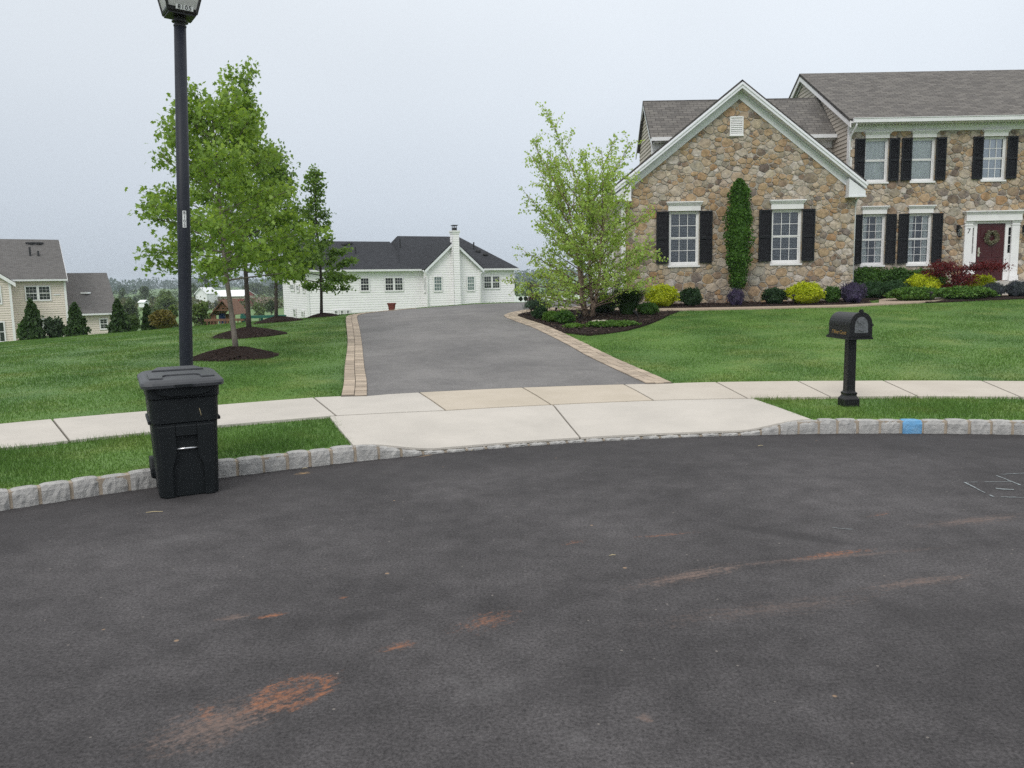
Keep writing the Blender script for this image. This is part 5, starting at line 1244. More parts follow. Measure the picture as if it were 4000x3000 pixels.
def shrub(name, label, px, y, wpx, top_py, mat, leaf=.05, n=2200, cat='shrub', depth=.9, seed=0, shape='oval', flat_=1., base_drop=.0, group=None, core=None, aspect=.6, lump=.17, x=None, zb=None, up=.5, droop=.1, kind=None, w=None, h=None):
    rng = np.random.default_rng(seed+100); d = y
    if x is None: x = at(px, 1150, y)[0]
    z = g1(x, y) if zb is None else zb
    if w is None: w = wpx*y/F*math.cos(math.atan(x/y))**0
    if h is None: h = max(.12, at(px, top_py, y)[2]-z)
    root = thing(name, (x, y, z), label, cat, group, kind)
    u = rng.normal(0, 1, (n, 3)); u /= np.linalg.norm(u, axis=1)[:,None]; u[:,2] = np.where(u[:,2] < -.25, -u[:,2], u[:,2])
    az = np.arctan2(u[:,1], u[:,0]); lm = 1+lump*np.sin(3*az+seed)*np.cos(4*u[:,2]+seed)+lump*.6*np.sin(7*az+2*seed)*np.sin(6*u[:,2])
    rr = rng.uniform(.80, 1.03, n)*lm*np.where(rng.uniform(0, 1, n) < .12, rng.uniform(1.0, 1.13, n), 1)
    A, B_, C = w/2*.97, w/2*depth, h*.56
    P = np.stack([x+u[:,0]*A*rr, y+u[:,1]*B_*rr, z+h*.42+u[:,2]*C*rr*flat_], 1); P[:,2] = np.maximum(P[:,2], z+.02)
    leaves_mesh('foliage', P, leaf, mat, root, rng, shape, up, droop, aspect=aspect)
    mb = MB(); rings = []
    for k in range(9):
        e = -1.2+2.75*k/8; ce, se = math.cos(min(e, 1.55)), math.sin(min(e, 1.55)); rings.append([])
        for j in range(18):
            a = 2*math.pi*j/18; l_ = 1+lump*math.sin(3*a+seed)*math.cos(4*se+seed)+lump*.6*math.sin(7*a+2*seed)*math.sin(6*se)
            rings[-1].append((x+.80*A*ce*math.cos(a)*l_, y+.80*B_*ce*math.sin(a)*l_, max(z-.03, z+h*.42+.80*C*se*l_*flat_)))
    mb.rings(rings); mb.build('inner_foliage', core or mat, root, smooth=True)
    return root
LM = lambda n, *c, **k: MT.setdefault(n, leafmat(n, list(c), **k))
gold = LM('leaf_gold', (.30,.36,.018),(.42,.50,.022),(.54,.60,.03),(.60,.66,.06), trans=.35, pscale=3)
dkgr = LM('leaf_dark', (.022,.052,.022),(.036,.078,.032),(.058,.115,.045), trans=.3, pscale=3)
mdgr = LM('leaf_mid', (.04,.10,.02),(.065,.15,.028),(.105,.21,.04), trans=.3, pscale=3)
ltgr = LM('leaf_light', (.07,.15,.026),(.105,.21,.034),(.15,.27,.05), trans=.3, pscale=3)
purp = LM('leaf_salvia', (.04,.052,.04),(.06,.052,.09),(.085,.062,.14),(.045,.07,.04), trans=.2, pscale=4)
lav = LM('leaf_lavender', (.04,.06,.05),(.06,.075,.08),(.075,.07,.105), trans=.2, pscale=4)
redl = LM('leaf_red', (.075,.010,.014),(.13,.018,.022),(.19,.032,.032), trans=.35, pscale=4)
blue = LM('leaf_spruce', (.028,.06,.038),(.05,.095,.06),(.13,.20,.12), trans=.15, pscale=5)
jun = LM('leaf_juniper', (.05,.115,.022),(.085,.18,.03),(.14,.25,.05), trans=.25, pscale=4)
arb = LM('leaf_arbor', (.026,.056,.018),(.045,.088,.026),(.075,.13,.042), trans=.2, pscale=2)
horn = LM('leaf_horn', (.035,.095,.012),(.058,.14,.017),(.10,.21,.028), trans=.3, pscale=2.5)
ora = LM('leaf_bronze', (.10,.085,.020),(.15,.13,.03),(.20,.17,.045), trans=.3, pscale=2)
barb = LM('leaf_barberry', (.055,.022,.022),(.085,.035,.03),(.06,.05,.03), trans=.3, pscale=2)
YB = 24.25
shrub('golden_shrub', 'chartreuse mound shrub under the left gable window', 2584, YB-.35, 132, 1112, gold, .06, 2600, seed=1)
shrub('boxwood_shrub', 'dark green globe shrub just right of the left chartreuse mound', 2699, YB-.25, 92, 1124, dkgr, .05, 2200, seed=2)
shrub('salvia_plant', 'purple flowering salvia at the foot of the columnar hornbeam', 2874, YB-.5, 66, 1130, purp, .045, 1500, cat='flower', seed=3, shape='needle', droop=-1.2, lump=.2)
shrub('boxwood_shrub', 'dark green globe shrub left of the right chartreuse mound', 3025, YB-.35, 94, 1124, dkgr, .05, 2200, seed=4)
shrub('golden_shrub', 'larger chartreuse mound shrub under the right gable window', 3145, YB-.45, 146, 1104, gold, .06, 3000, seed=5)
shrub('boxwood_shrub', 'mid green clipped shrub between the chartreuse mound and purple salvia', 3249, YB-.35, 76, 1122, mdgr, .05, 1900, seed=6)
shrub('salvia_plant', 'large purple flowering salvia at the right corner of the gable', 3331, YB-.55, 100, 1103, purp, .05, 2400, cat='flower', seed=7, shape='needle', droop=-1.2, lump=.2)
for k, (px, s_) in enumerate(((3385,31),(3500,32),(3610,33))):
    shrub('hedge_shrub', ['dark hedge bush below the left ground-floor window by the gable','dark hedge bush below the second ground-floor window','dark hedge bush ending by the red maple'][k], px, 26.35, 190, 1043+3*k, mdgr if k != 1 else LM('leaf_hedge', (.03,.08,.016),(.05,.12,.024),(.09,.18,.04), trans=.25), .075, 2600, cat='hedge', seed=s_, depth=.55, lump=.08, group='hedge along the front wall')
shrub('spirea_mound', 'loose dark green mound in front of the hedge, left half', 3405, 25.65, 105, 1100, LM('leaf_spirea', (.022,.06,.022),(.036,.09,.032),(.065,.13,.045), trans=.25), .06, 2000, seed=41, shape='needle', droop=-.3)
shrub('spirea_mound', 'loose dark green mound in front of the hedge beside the gold shrub', 3495, 25.5, 115, 1094, MT['leaf_spirea'], .06, 2000, seed=42, shape='needle', droop=-.3)
shrub('golden_shrub', 'broad chartreuse shrub left of the red maple', 3598, 25.35, 150, 1074, gold, .06, 3000, seed=9)
shrub('golden_shrub', 'chartreuse shrub right of the red maple by the door', 3820, 25.45, 118, 1074, gold, .06, 2400, seed=10)
shrub('lavender_plant', 'grey-violet lavender clump right of the door path', 3878, 24.3, 86, 1104, lav, .045, 1900, cat='flower', seed=11, shape='needle', droop=-1.2)
shrub('lavender_plant', 'grey-green lavender clump at the right edge of the yard', 3972, 24.4, 96, 1097, lav, .045, 2200, cat='flower', seed=12, shape='needle', droop=-1.2)
shrub('creeping_juniper', 'low spreading bright juniper by the path to the front door, left side', 3575, 23.75, 215, 1143, jun, .075, 3600, cat='ground cover', seed=13, depth=.5, lump=.12, h=.42)
shrub('creeping_juniper', 'low spreading bright juniper by the path to the front door, right side', 3765, 23.75, 250, 1143, jun, .075, 4000, cat='ground cover', seed=14, depth=.42, lump=.12, h=.40)
# island plants
def dwarf_spruce():
    x, y = at(2074, 1214, 22.3)[0], 22.3; z = g1(x, y)+.03; root = thing('dwarf_spruce', (x, y, z), 'grafted dwarf blue spruce with a flat top at the bed tip', 'shrub')
    rng = np.random.default_rng(77); cx = at(2103, 1180, y)[0]; zt = at(2103, 1165, y)[2]; zb = at(2103, 1204, y)[2]; P = []; mb = MB()
    mb.tube([(x, y, z-.1), (x+.01, y, z+.2), (x+.04, y, zb)], [.022,.02,.018], 7)
    for k in range(46):
        a = k*2.4; R = .36*math.sqrt((k+1)/46); h_ = zb+(zt-zb)*(1-.8*(R/.38)**2)*random.uniform(.35, 1); e = (cx+R*math.cos(a), y+R*math.sin(a), h_)
        mb.tube([(x+.04, y, zb-.02), ((x+e[0])/2+.02, (y+e[1])/2, (zb+e[2])/2-.02), e], [.008,.006,.003], 4)
        n = 60; P.append(np.array(e)+rng.normal(0, 1, (n, 3))*np.array([.065,.065,.035]))
    mb.build('trunk', MT['dark_bark'], root); leaves_mesh('needles', np.concatenate(P), .055, blue, root, rng, 'needle', .3, -.5, aspect=.35)
dwarf_spruce()
shrub('barberry_shrub', 'dull red barberry behind the dwarf blue spruce', 2088, 23.5, 62, 1150, barb, .05, 900, seed=50, lump=.3, zb=g1(.7, 23.5))
shrub('boxwood_shrub', 'small dark shrub in front of the dwarf blue spruce', 2110, 20.9, 66, 1200, dkgr, .045, 1500, seed=15)
shrub('spirea_shrub', 'light feathery green shrub at the driveway side of the birch bed', 2156, 20.15, 76, 1216, ltgr, .05, 1700, seed=16, shape='needle')
shrub('boxwood_shrub', 'rounded mid green shrub just left of the birch trunks', 2205, 19.6, 78, 1214, mdgr, .05, 1900, seed=17)
shrub('creeping_juniper', 'small light patch of creeping green left of the flat rock', 2237, 18.75, 78, 1266, ltgr, .05, 900, cat='ground cover', seed=18, depth=.7)
shrub('creeping_juniper', 'wide creeping green juniper at the front of the birch bed', 2390, 18.75, 205, 1254, jun, .06, 2800, cat='ground cover', seed=19, depth=.35, lump=.2)
shrub('boxwood_shrub', 'small dark shrub half hidden behind the birch trunks', 2327, 22.3, 42, 1190, dkgr, .05, 800, seed=20)
shrub('pine_shrub', 'dark mugo pine right of the birch trunks', 2368, 22.5, 92, 1150, LM('leaf_pine', (.025,.055,.02),(.05,.10,.03),(.11,.18,.065), trans=.2), .07, 2000, seed=22, shape='needle', droop=-.6, lump=.25)
shrub('spirea_shrub', 'bright green shrub right of the ornamental grass clump', 2530, 21.45, 86, 1182, mdgr, .05, 2200, seed=23, shape='needle')
def tuft(px, y, wpx, top, label):
    x = at(px, 1220, y)[0]; z = g1(x, y); h = at(px, top, y)[2]-z; R = wpx*y/F/2; rng = np.random.default_rng(5); n = 2600
    root = thing('ornamental_grass', (x, y, z), label, 'ornamental grass'); a = rng.uniform(0, 6.283, n); r0 = .16*np.sqrt(rng.uniform(0, 1, n)); L = h*rng.uniform(.6, 1.04, n); out = R*np.sqrt(rng.uniform(0, 1, n))
    b = np.stack([x+r0*np.cos(a), y+r0*np.sin(a), np.full(n, z)], 1); V = []; w = .006
    t = np.stack([-np.sin(a)*w, np.cos(a)*w, np.zeros(n)], 1); m = b+np.stack([np.cos(a)*out*.42, np.sin(a)*out*.42, L*.68], 1); e = b+np.stack([np.cos(a)*out, np.sin(a)*out, L*(1-.12*(out/R)**2)], 1)
    q1 = np.stack([b-t, b+t, m+t, m-t], 1); q2 = np.stack([m-t, m+t, e+t*.2, e-t*.2], 1)
    npmesh('blades', np.concatenate([q1, q2]).reshape(-1, 3), 4, LM('leaf_tuft', (.025,.06,.02),(.04,.09,.026),(.07,.125,.04), trans=.25), root)
tuft(2452, 21.6, 138, 1116, 'tall dark ornamental grass clump between birch and stone house')
def hornbeam():
    y = 24.3; x = at(2882, 1100, y)[0]; z = g1(x, y); root = thing('columnar_hornbeam', (x, y, z), 'narrow columnar hornbeam standing between the two gable windows', 'tree')
    zt = at(2880, 698, y)[2]; zb = at(2880, 1130, y)[2]; rng = np.random.default_rng(9); n = 7500; t = rng.uniform(0, 1, n)**.9
    prof = np.interp(t, [0,.08,.3,.55,.75,.9,.97,1], [.17,.24,.36,.41,.35,.27,.18,.05]); a = rng.uniform(0, 6.283, n); rr = np.sqrt(rng.uniform(.25, 1.05, n))*prof*(1+.14*np.sin(5*a+9*t)+.10*np.sin(31*t))
    P = np.stack([x+rr*np.cos(a), y+rr*np.sin(a), zb+(zt-zb)*t], 1); leaves_mesh('crown', P, .07, horn, root, rng, 'oval', .2, -.5)
    mb = MB(); mb.tube([(x, y, z-.1), (x, y, z+1.5), (x, y, zt-.2)], [.04,.03,.008], 7)
    for k in range(60):
        f = k/60; q = zb+(zt-zb)*f*.9; aa = k*2.4; R = float(np.interp(f, [0,.3,.55,.75,1], [.12,.3,.34,.28,.08])); mb.tube([(x, y, q-.1), (x+R*.5*math.cos(aa), y+R*.5*math.sin(aa), q+.1), (x+R*math.cos(aa), y+R*math.sin(aa), q+.38)], [.012,.008,.003], 4)
    mb.build('trunk', MT['bark'], root)
    mb = MB(); rings = []
    for t_ in np.linspace(.02, .95, 14):
        R = float(np.interp(t_, [0,.08,.3,.55,.75,.9,1], [.13,.17,.26,.30,.25,.17,.06])); rings.append([(x+R*math.cos(k*.5236), y+R*math.sin(k*.5236), zb+(zt-zb)*t_) for k in range(12)])
    mb.rings(rings); mb.build('inner_foliage', horn, root)
hornbeam()
def jmaple():
    y = 25.0; x = at(3737, 1160, y)[0]; z = g1(x, y); root = thing('japanese_maple', (x, y, z), 'dark red weeping Japanese maple before the front door', 'tree'); rng = np.random.default_rng(31); mb = MB(); P = []
    top = (x, y, z+.55); mb.tube([(x-.02, y, z-.1), (x+.03, y, z+.28), top], [.05,.045,.04], 8)
    for px, py, w, hh, m in ((3692,1042,44,22,1300),(3668,1068,40,14,700),(3730,1090,36,26,1100),(3750,1052,26,12,250),(3836,1042,56,18,1500),(3800,1048,30,10,350),(3725,1120,32,14,600),(3765,1085,24,22,300),(3890,1032,16,6,80)):
        q = at(px, py, y); s = y/F; e = (q[0], y+random.uniform(-.35, .35), q[2]); mb.tube([top, ((top[0]+e[0])/2, (top[1]+e[1])/2, max(top[2], e[2])+.12), e], [.03,.018,.006], 6)
        P.append(np.array(e)+rng.normal(0, 1, (m, 3))*np.array([w*s*.48, .26, hh*s*.48]))
    mb.build('trunk', MT['dark_bark'], root); leaves_mesh('crown', np.concatenate(P), .065, redl, root, rng, 'kite', .6, .6, aspect=.5)
jmaple()
def rock(px, py, y, wpx, h, mat, label, seed):
    x = at(px, py, y)[0]; z = g1(x, y)+.02; w = wpx*y/F; r = random.Random(seed); mb = MB(); rings = []
    for k in range(6):
        f = k/5; rr = math.cos(f*1.45)**.6; rings.append([(x+w/2*rr*(1+.12*math.sin(3*j*.449+seed)+r.uniform(-.05,.05))*math.cos(j*.449), y+w*.32*rr*(1+r.uniform(-.06,.06))*math.sin(j*.449), z-.05+(h+.05)*math.sin(f*1.5)+r.uniform(-.01,.01)) for j in range(14)])
    mb.rings(rings); o = mb.build('rock', MT[mat], loc=(x, y, z), smooth=True); tag(o, label, 'rock')
rock(2341, 1255, 19.15, 96, .13, 'boulder', 'flat tan boulder in the mulch before the birch', 1)
rock(3660, 1150, 24.35, 66, .30, 'white_rock', 'pale rounded rock behind the junipers, larger one', 2); rock(3620, 1152, 24.35, 30, .24, 'white_rock', 'small pale rock left of the larger pale rock', 3)

# ================================================================== street furniture
# wheeled trash cart
CA = math.radians(27); cx0, cy0 = -2.625, 6.24
def crt(p):
    u, d, z = p; u *= .93; return (cx0+u*math.cos(CA)-d*math.sin(CA), cy0+u*math.sin(CA)+d*math.cos(CA), z)
cart = thing('trash_cart', (cx0, cy0, 0), 'black wheeled trash cart with grey lid at the kerb', 'trash cart')
def rrect(w, d0, d1, r, z, n=5, front_bow=0.):
    o = []
    for (sx, dc, a0) in ((1, d0+r, -90), (1, d1-r, 0), (-1, d1-r, 90), (-1, d0+r, 180)):
        for k in range(n): a = math.radians(a0+90*k/(n-1)); o.append((sx*(w/2-r)+r*math.cos(a), dc+r*math.sin(a), z))
    return o
mb = MB(crt)
secs = [(.0,.475,.0,.52,.05),(.012,.485,-.005,.525,.055),(.30,.505,-.018,.56,.06),(.555,.525,-.030,.59,.065),(.60,.53,-.032,.595,.065),(.612,.548,-.042,.60,.07),(.70,.552,-.046,.605,.07),(.80,.560,-.052,.61,.07),(.812,.578,-.064,.62,.07),(.885,.585,-.068,.63,.07),(.905,.60,-.075,.635,.07)]
rings = [rrect(w, a, b_, r_, z) for z, w, a, b_, r_ in secs]
# recess in the front face
mb.rings(rings); body = mb.build('body', MT['cart_body'], cart, smooth=False)
# front relief: two legs either side of a hollow, grab recess, skirts
mb = MB(crt)
def fd(z): return float(np.interp(z, [s[0] for s in secs], [s[2] for s in secs]))
def plate(mb, poly, th):
    n = len(poly); a = [(u, fd(z)+.004, z) for u, z in poly]; b_ = [(u, fd(z)-th, z) for u, z in poly]
    mb.raw(a+b_, [tuple(range(n))[::-1], tuple(range(n, 2*n))]+[(i, (i+1) % n, n+(i+1) % n, n+i) for i in range(n)])
for sg in (-1, 1):
    plate(mb, [(sg*.125,.0),(sg*.205,.0),(sg*.225,.59),(sg*.085,.59),(sg*.085,.34),(sg*.118,.26),(sg*.125,.22)], .028)
plate(mb, [(-.0849,.50),(.0849,.50),(.0849,.59),(-.0849,.59)], .028)
mb.build('front_relief', MT['cart_body'], body, bevel=.008)
mb = MB(crt); plate(mb, [(-.205,.845),(-.235,.90),(.235,.90),(.205,.845),(.12,.825),(-.12,.825)], .022)
mb.build('rim_skirt', MT['cart_body'], body, bevel=.006)
for sg in (-1, 1):
    mb = MB(crt); mb.raw([(sg*.27,.02,.60),(sg*.292,.02,.604),(sg*.292,.5,.604),(sg*.27,.5,.60),(sg*.27,.02,.63),(sg*.29,.02,.63),(sg*.29,.5,.63),(sg*.27,.5,.63)], [(0,1,2,3),(4,5,6,7),(0,1,5,4),(1,2,6,5),(2,3,7,6)]); mb.build('side_ledge', MT['cart_body'], body, bevel=.004)
mb = MB(crt); mb.tube([(-.088, fd(.40)-.012, .398), (.088, fd(.40)-.012, .398)], .0085, 10); mb.build('lift_bar', MT['chrome'], cart, smooth=True)
# lid
mb = MB(crt)
lr = [rrect(.585, -.085, .64, .06, .895), rrect(.655, -.115, .655, .085, .898), rrect(.665, -.12, .66, .09, .92), rrect(.655, -.112, .655, .088, .938), rrect(.60, -.09, .635, .08, .955), rrect(.56, -.07, .62, .08, .962)]
lr = [[(u, d, z+.018*max(0, min(1, d/.6))) for u, d, z in r_] for r_ in lr]
mb.rings(lr); lid = mb.build('lid', MT['cart_lid'], cart)
mb = MB(crt); zt_ = lambda d: .9625+.018*max(0, min(1, d/.6))
def lidplate(poly, h_):
    n = len(poly); a = [(u, d, zt_(d)-.004) for u, d in poly]; b_ = [(u*.985, d, zt_(d)+h_) for u, d in poly]
    mb.raw(a+b_, [tuple(range(n))[::-1], tuple(range(n, 2*n))]+[(i, (i+1) % n, n+(i+1) % n, n+i) for i in range(n)])
lidplate([(-.262,-.03),(-.155,-.045),(-.15,.10),(-.12,.15),(.12,.15),(.15,.10),(.155,-.045),(.262,-.03),(.262,.30),(.235,.34),(-.235,.34),(-.262,.30)], .014)
lidplate([(-.22,.40),(.22,.40),(.16,.60),(-.16,.60)], .024)
mb.build('lid_panel', MT['cart_lid'], lid, bevel=.006)
mb = MB(crt); mb.box(-.07, .07, -.127, -.118, .903, .922); mb.build('lid_grip', MT['cart_body'], lid)
mb = MB(crt); mb.tube([(.128, fd(.66)-.004, .655), (.122, fd(.70)-.006, .685), (.115, fd(.70)-.004, .715)], .0022, 5); mb.build('straw_scrap', MT['straw'] if 'straw' in MT else bpy.data.materials['straw'], cart)
for sg in (-1, 1):
    mb = MB(crt); rr = .125
    mb.rings([[(sg*.255+e, .56+r_*math.cos(a), .127+r_*math.sin(a)) for a in np.linspace(0, 2*math.pi, 24, endpoint=False)] for e, r_ in ((-.03,.09),(-.028,.12),(-.015,rr),(.015,rr),(.028,.12),(.03,.09))]); mb.build('wheel', MT['cart_body'], cart)
mb = MB(crt); mb.tube([(-.26,.66,.90), (-.2,.70,.93), (.2,.70,.93), (.26,.66,.90)], .016, 8); mb.tube([(-.27,.56,.127), (.27,.56,.127)], .011, 8); mb.build('handle', MT['cart_body'], cart)

# lamp post
lp0 = Vector(at(728, 1425, 8.0)); lp1 = Vector(at(703, 100, 8.0)); ld = (lp1-lp0).normalized(); gz_ = g1(lp0.x, lp0.y); lb = lp0+ld*((gz_-.05-lp0.z)/ld.z)
lamp = thing('lamp_post', (lb.x, lb.y, gz_), 'tall dark lamp post numbered 8105 standing behind the trash cart', 'lamp post')
mb = MB(); mb.tube([lb, lb.lerp(lp1, .02), lb.lerp(lp1, .5), lp1], [.069,.066,.062,.0555], 24); mb.build('pole', MT['lamp_pole'], lamp, smooth=True)
ax = ld; sx = Vector((1,0,0)); sx = (sx-ax*sx.dot(ax)).normalized(); sy = ax.cross(sx)
PH = math.radians(33); ex = sx*math.cos(PH)+sy*math.sin(PH); ey = -sx*math.sin(PH)+sy*math.cos(PH)
def lpt(p): q = lp1+ex*p[0]+ey*p[1]+ax*p[2]; return tuple(q)
mb = MB(lpt); mb.lathe([(.050,-.02),(.060,-.012),(.060,.0),(.050,.006),(.054,.022),(.076,.026),(.076,.032),(.056,.036),(.056,.075),(.085,.08)], 20); mb.build('collar', MT['black_metal'], lamp, smooth=False)
HB0, HB1, h0, h1 = .125, .235, .075, .58
mb = MB(lpt); mb.rings([[(s*HB0*.98, t*HB0*.98, z) for s, t in ((-1,-1),(1,-1),(1,1),(-1,1))] for z in (h0, h0+.018)])
def corner(s, t, f): w = HB0+(HB1-HB0)*f; return Vector((s*w, t*w, h0+.018+(h1-h0-.018)*f))
cs_ = ((-1,-1),(1,-1),(1,1),(-1,1))
for s, t in cs_: mb.tube([corner(s, t, 0), corner(s, t, 1)], .013, 4)
for f in (.02, 1.0):
    for i in range(4): mb.tube([corner(*cs_[i], f), corner(*cs_[(i+1) % 4], f)], .013, 4)
for i in range(4): a, b_ = cs_[i], cs_[(i+1) % 4]; mb.raw([tuple(corner(*a, 0)), tuple(corner(*b_, 0)), tuple(corner(*b_, .085)), tuple(corner(*a, .085))], [(0,1,2,3)])
mb.build('lantern_frame', MT['black_metal'], lamp, fix=False)
mb = MB(lpt)
for i in range(4): a, b_ = cs_[i], cs_[(i+1) % 4]; mb.face([tuple(corner(*a, .085)*1), tuple(corner(*b_, .085)), tuple(corner(*b_, 1)), tuple(corner(*a, 1))])
mb.build('lantern_glass', MT['lamp_glass'], lamp, fix=False)
mb = MB(lpt); mb.rings([[(s*w, t*w, z) for s, t in cs_] for w, z in ((.24,h1),(.24,h1+.02),(.10,h1+.17),(.05,h1+.19),(.03,h1+.25))]); mb.build('lantern_roof', MT['black_metal'], lamp)
# number plates
def facep(x, y, z):           # on the lantern's street face
    f = .07+y; w = HB0+(HB1-HB0)*f; return lpt((x, -(w+.012+z), h0+.018+(h1-h0-.018)*f))
mb = MB(); c_ = [facep(-.062, -.035, 0), facep(.095, -.035, 0), facep(.095, .05, 0), facep(-.062, .05, 0)]; mb.face(c_); npl = mb.build('number_plate', MT['sticker'], lamp, fix=False)
text('8105', .055, 'number', MT['ink'], npl, lambda x, y, z: facep(.016+x*1.02, .008+y/(h1-h0)*1.0, .003+z), .001, 1.15)
pz = Vector(at(713, 858, 8.0)); pc = lb.lerp(lp1, (pz.z-lb.z)/(lp1.z-lb.z)); fr_ = Vector((pc.x, pc.y, 0)); td = (Vector((0,0,0))-fr_).normalized(); rt = Vector((-td.y, td.x, 0)); 
RP = .0632
def polep(x, y, z):
    a = (x+.0)/RP+.12; r_ = RP+.0015+z; q = pc+ax*y+(td*math.cos(a)+rt*math.sin(a))*r_; return tuple(q)
mb = MB()
for k in range(4): mb.face([polep(-.017+.034*k/4, -.082, 0), polep(-.017+.034*(k+1)/4, -.082, 0), polep(-.017+.034*(k+1)/4, .082, 0), polep(-.017+.034*k/4, .082, 0)])
npl = mb.build('number_plate', MT['sticker'], lamp, fix=False)
for k, ch_ in enumerate('8105'): text(ch_, .044, 'number', MT['ink'], npl, lambda x, y, z, k=k: polep(x, .060-.040*k+y, .001+z), .0006)

# mailbox
my_ = 9.3; mx = at(3314, 1590, my_)[0]; mz = g1(mx, my_); mtop = at(3319, 1321, my_)[2]
mail = thing('mailbox', (mx, my_, mz), 'black arched mailbox on a square post in the grass verge', 'mailbox')
MA = math.radians(4)
def mp_(p): u, d, z = p; return (mx+u*math.cos(MA)-d*math.sin(MA), my_+u*math.sin(MA)+d*math.cos(MA), z)
mb = MB(mp_); sq = lambda w, z: [(-w,-w,z),(w,-w,z),(w,w,z),(-w,w,z)]
mb.rings([sq(.052, mz+.1), sq(.049, mtop)]); mb.build('post', MT['black_metal'], mail, bevel=.006)
mb = MB(mp_); mb.rings([sq(.09, mz-.05), sq(.09, mz+.09), sq(.083, mz+.10), sq(.066, mz+.125), sq(.064, mz+.14), sq(.07, mz+.15), sq(.07, mz+.165), sq(.054, mz+.175), sq(.0525, mz+.19)]); mb.build('post_base', MT['black_metal'], mail, bevel=.004)
W_ = .125; f0, f1 = -.20, .30; zb_ = mtop+.03; zs = mtop+.165
def arch(w, d, zb0, zs0, k=1., n=14):
    return [(-w, d, zb0), (w, d, zb0)]+[(w*math.cos(a), d, zs0+w*1.12*k*math.sin(a)) for a in np.linspace(0, math.pi, n)]
mb = MB(mp_); mb.rings([arch(W_, f0, zb_, zs), arch(W_, f1, zb_, zs)]); mb.build('body', MT['black_metal'], mail, fix=True)
mb = MB(mp_); mb.box(-.148, .148, f0-.03, f1+.02, mtop-.002, mtop+.022); mb.box(-.138, .138, f0-.02, f1+.01, mtop+.0225, mtop+.035)
for sg in (-1, 1): mb.box(sg*W_-.006, sg*W_+.006, f0, f1, zs-.007, zs+.003); mb.box(sg*.132-.012, sg*.132+.012, f0-.035, f0-.005, zs-.012, zs+.012)
mb.box(-.022, .022, f0-.034, f0+.0, zs+W_*1.12+.0, zs+W_*1.12+.028); mb.box(-.014, .014, f0-.03, f0-.004, zs+W_*1.12+.0281, zs+W_*1.12+.04)
mb.build('moulding', MT['black_metal'], mail)
mb = MB(mp_); mb.rings([arch(.136, f0-.03, zb_, zs), arch(.136, f0+.0, zb_, zs)]); dr_ = mb.build('door', MT['black_metal'], mail, bevel=.004)
mb = MB(mp_); mb.rings([arch(.078, f0-.036, zb_+.045, zs-.012, 1.25), arch(.078, f0-.0301, zb_+.045, zs-.012, 1.25)]); pl_ = mb.build('door_plate', MT['plate'], dr_)
mb = MB(mp_); ec = zs+.03
mb.rings([[(.013*math.cos(a), f0-.037-.006*k, ec+.028*math.sin(a)) for a in np.linspace(0, 6.283, 12, endpoint=False)] for k in (0, 1)])
for sg in (-1, 1): q = [(sg*.008, ec+.018), (sg*.03, ec+.034), (sg*.052, ec+.02), (sg*.045, ec-.002), (sg*.03, ec-.012), (sg*.01, ec-.006)]; mb.raw([(u, f0-.037, z) for u, z in q]+[(u, f0-.043, z) for u, z in q], [tuple(range(6)), tuple(range(6, 12))]+[(i, (i+1) % 6, 6+(i+1) % 6, 6+i) for i in range(6)])
mb.tube([(-.03, f0-.042, zb_+.085), (0, f0-.055, zb_+.07), (.03, f0-.042, zb_+.085)], .006, 6); mb.build('eagle_emblem', MT['plate'], pl_)
text('7 River Court', .066, 'address_lettering', MT['gold'], mail, lambda x, y, z: mp_((-W_-.002-z, .05-x*1.0, zb_+.042+y)), .0005, .95, .35)

# terracotta pot on the far edge of the drive
py_ = 27.3; px_ = at(1530, 1200, py_)[0]; pzz = g1(px_, py_)+.03; mb = MB(); mb.lathe([(.09,0),(.10,.0),(.135,.2),(.155,.205),(.158,.25),(.142,.252),(.13,.20),(.05,.19)], 22, (px_, py_, pzz))
tag(mb.build('flower_pot', MT['terracotta'], loc=(px_, py_, pzz), smooth=False), 'empty dark red flower pot at the far edge of the driveway', 'flower pot')
# low garden spotlights
def spot(px, py, y, label, dx=-.10, h=.28):
    x = at(px, py, y)[0]; z = g1(x, y)+.03; root = thing('garden_light', (x, y, z), label, 'garden light', 'low voltage garden lights'); mb = MB(); mb.tube([(x, y, z-.1), (x, y, z+h*.45), (x+dx*.3, y, z+h*.6)], .012, 6); mb.build('stake', MT['black_metal'], root)
    mb = MB(); a = Vector((x+dx*.1, y, z+h*.52)); e = Vector((x+dx, y-.02, z+h)); mb.tube([a, a.lerp(e, .3), a.lerp(e, .31), e], [.02,.022,.032,.036], 10); mb.build('lamp_head', MT['black_metal'], root)
spot(2492, 1262, 19.6, 'black garden spotlight right of the creeping juniper'); spot(2262, 1262, 19.9, 'small dark garden spotlight left of the birch stems', .05, .2); spot(2170, 1213, 22.6, 'tiny black spotlight at the walk edge by the spruce', .03, .14)
def pathlight(px, y, top, label):
    x = at(px, 1165, y)[0]; z = g1(x, y); zt = at(px, top, y)[2]; root = thing('path_light', (x, y, z), label, 'garden light'); mb = MB(); mb.tube([(x, y, z-.05), (x, y, zt-.03)], .012, 6); mb.build('stake', MT['black_metal'], root); mb = MB(); mb.lathe([(.012,-.06),(.075,-.035),(.07,-.025),(.02,0),(.005,.01)], 14, (x, y, zt)); mb.build('lamp_head', MT['black_metal'], root)
pathlight(3636, 23.25, 1139, 'mushroom path light standing in the juniper by the door path')
pathlight(3100, 23.25, 1150, 'thin path light before the right chartreuse mound')
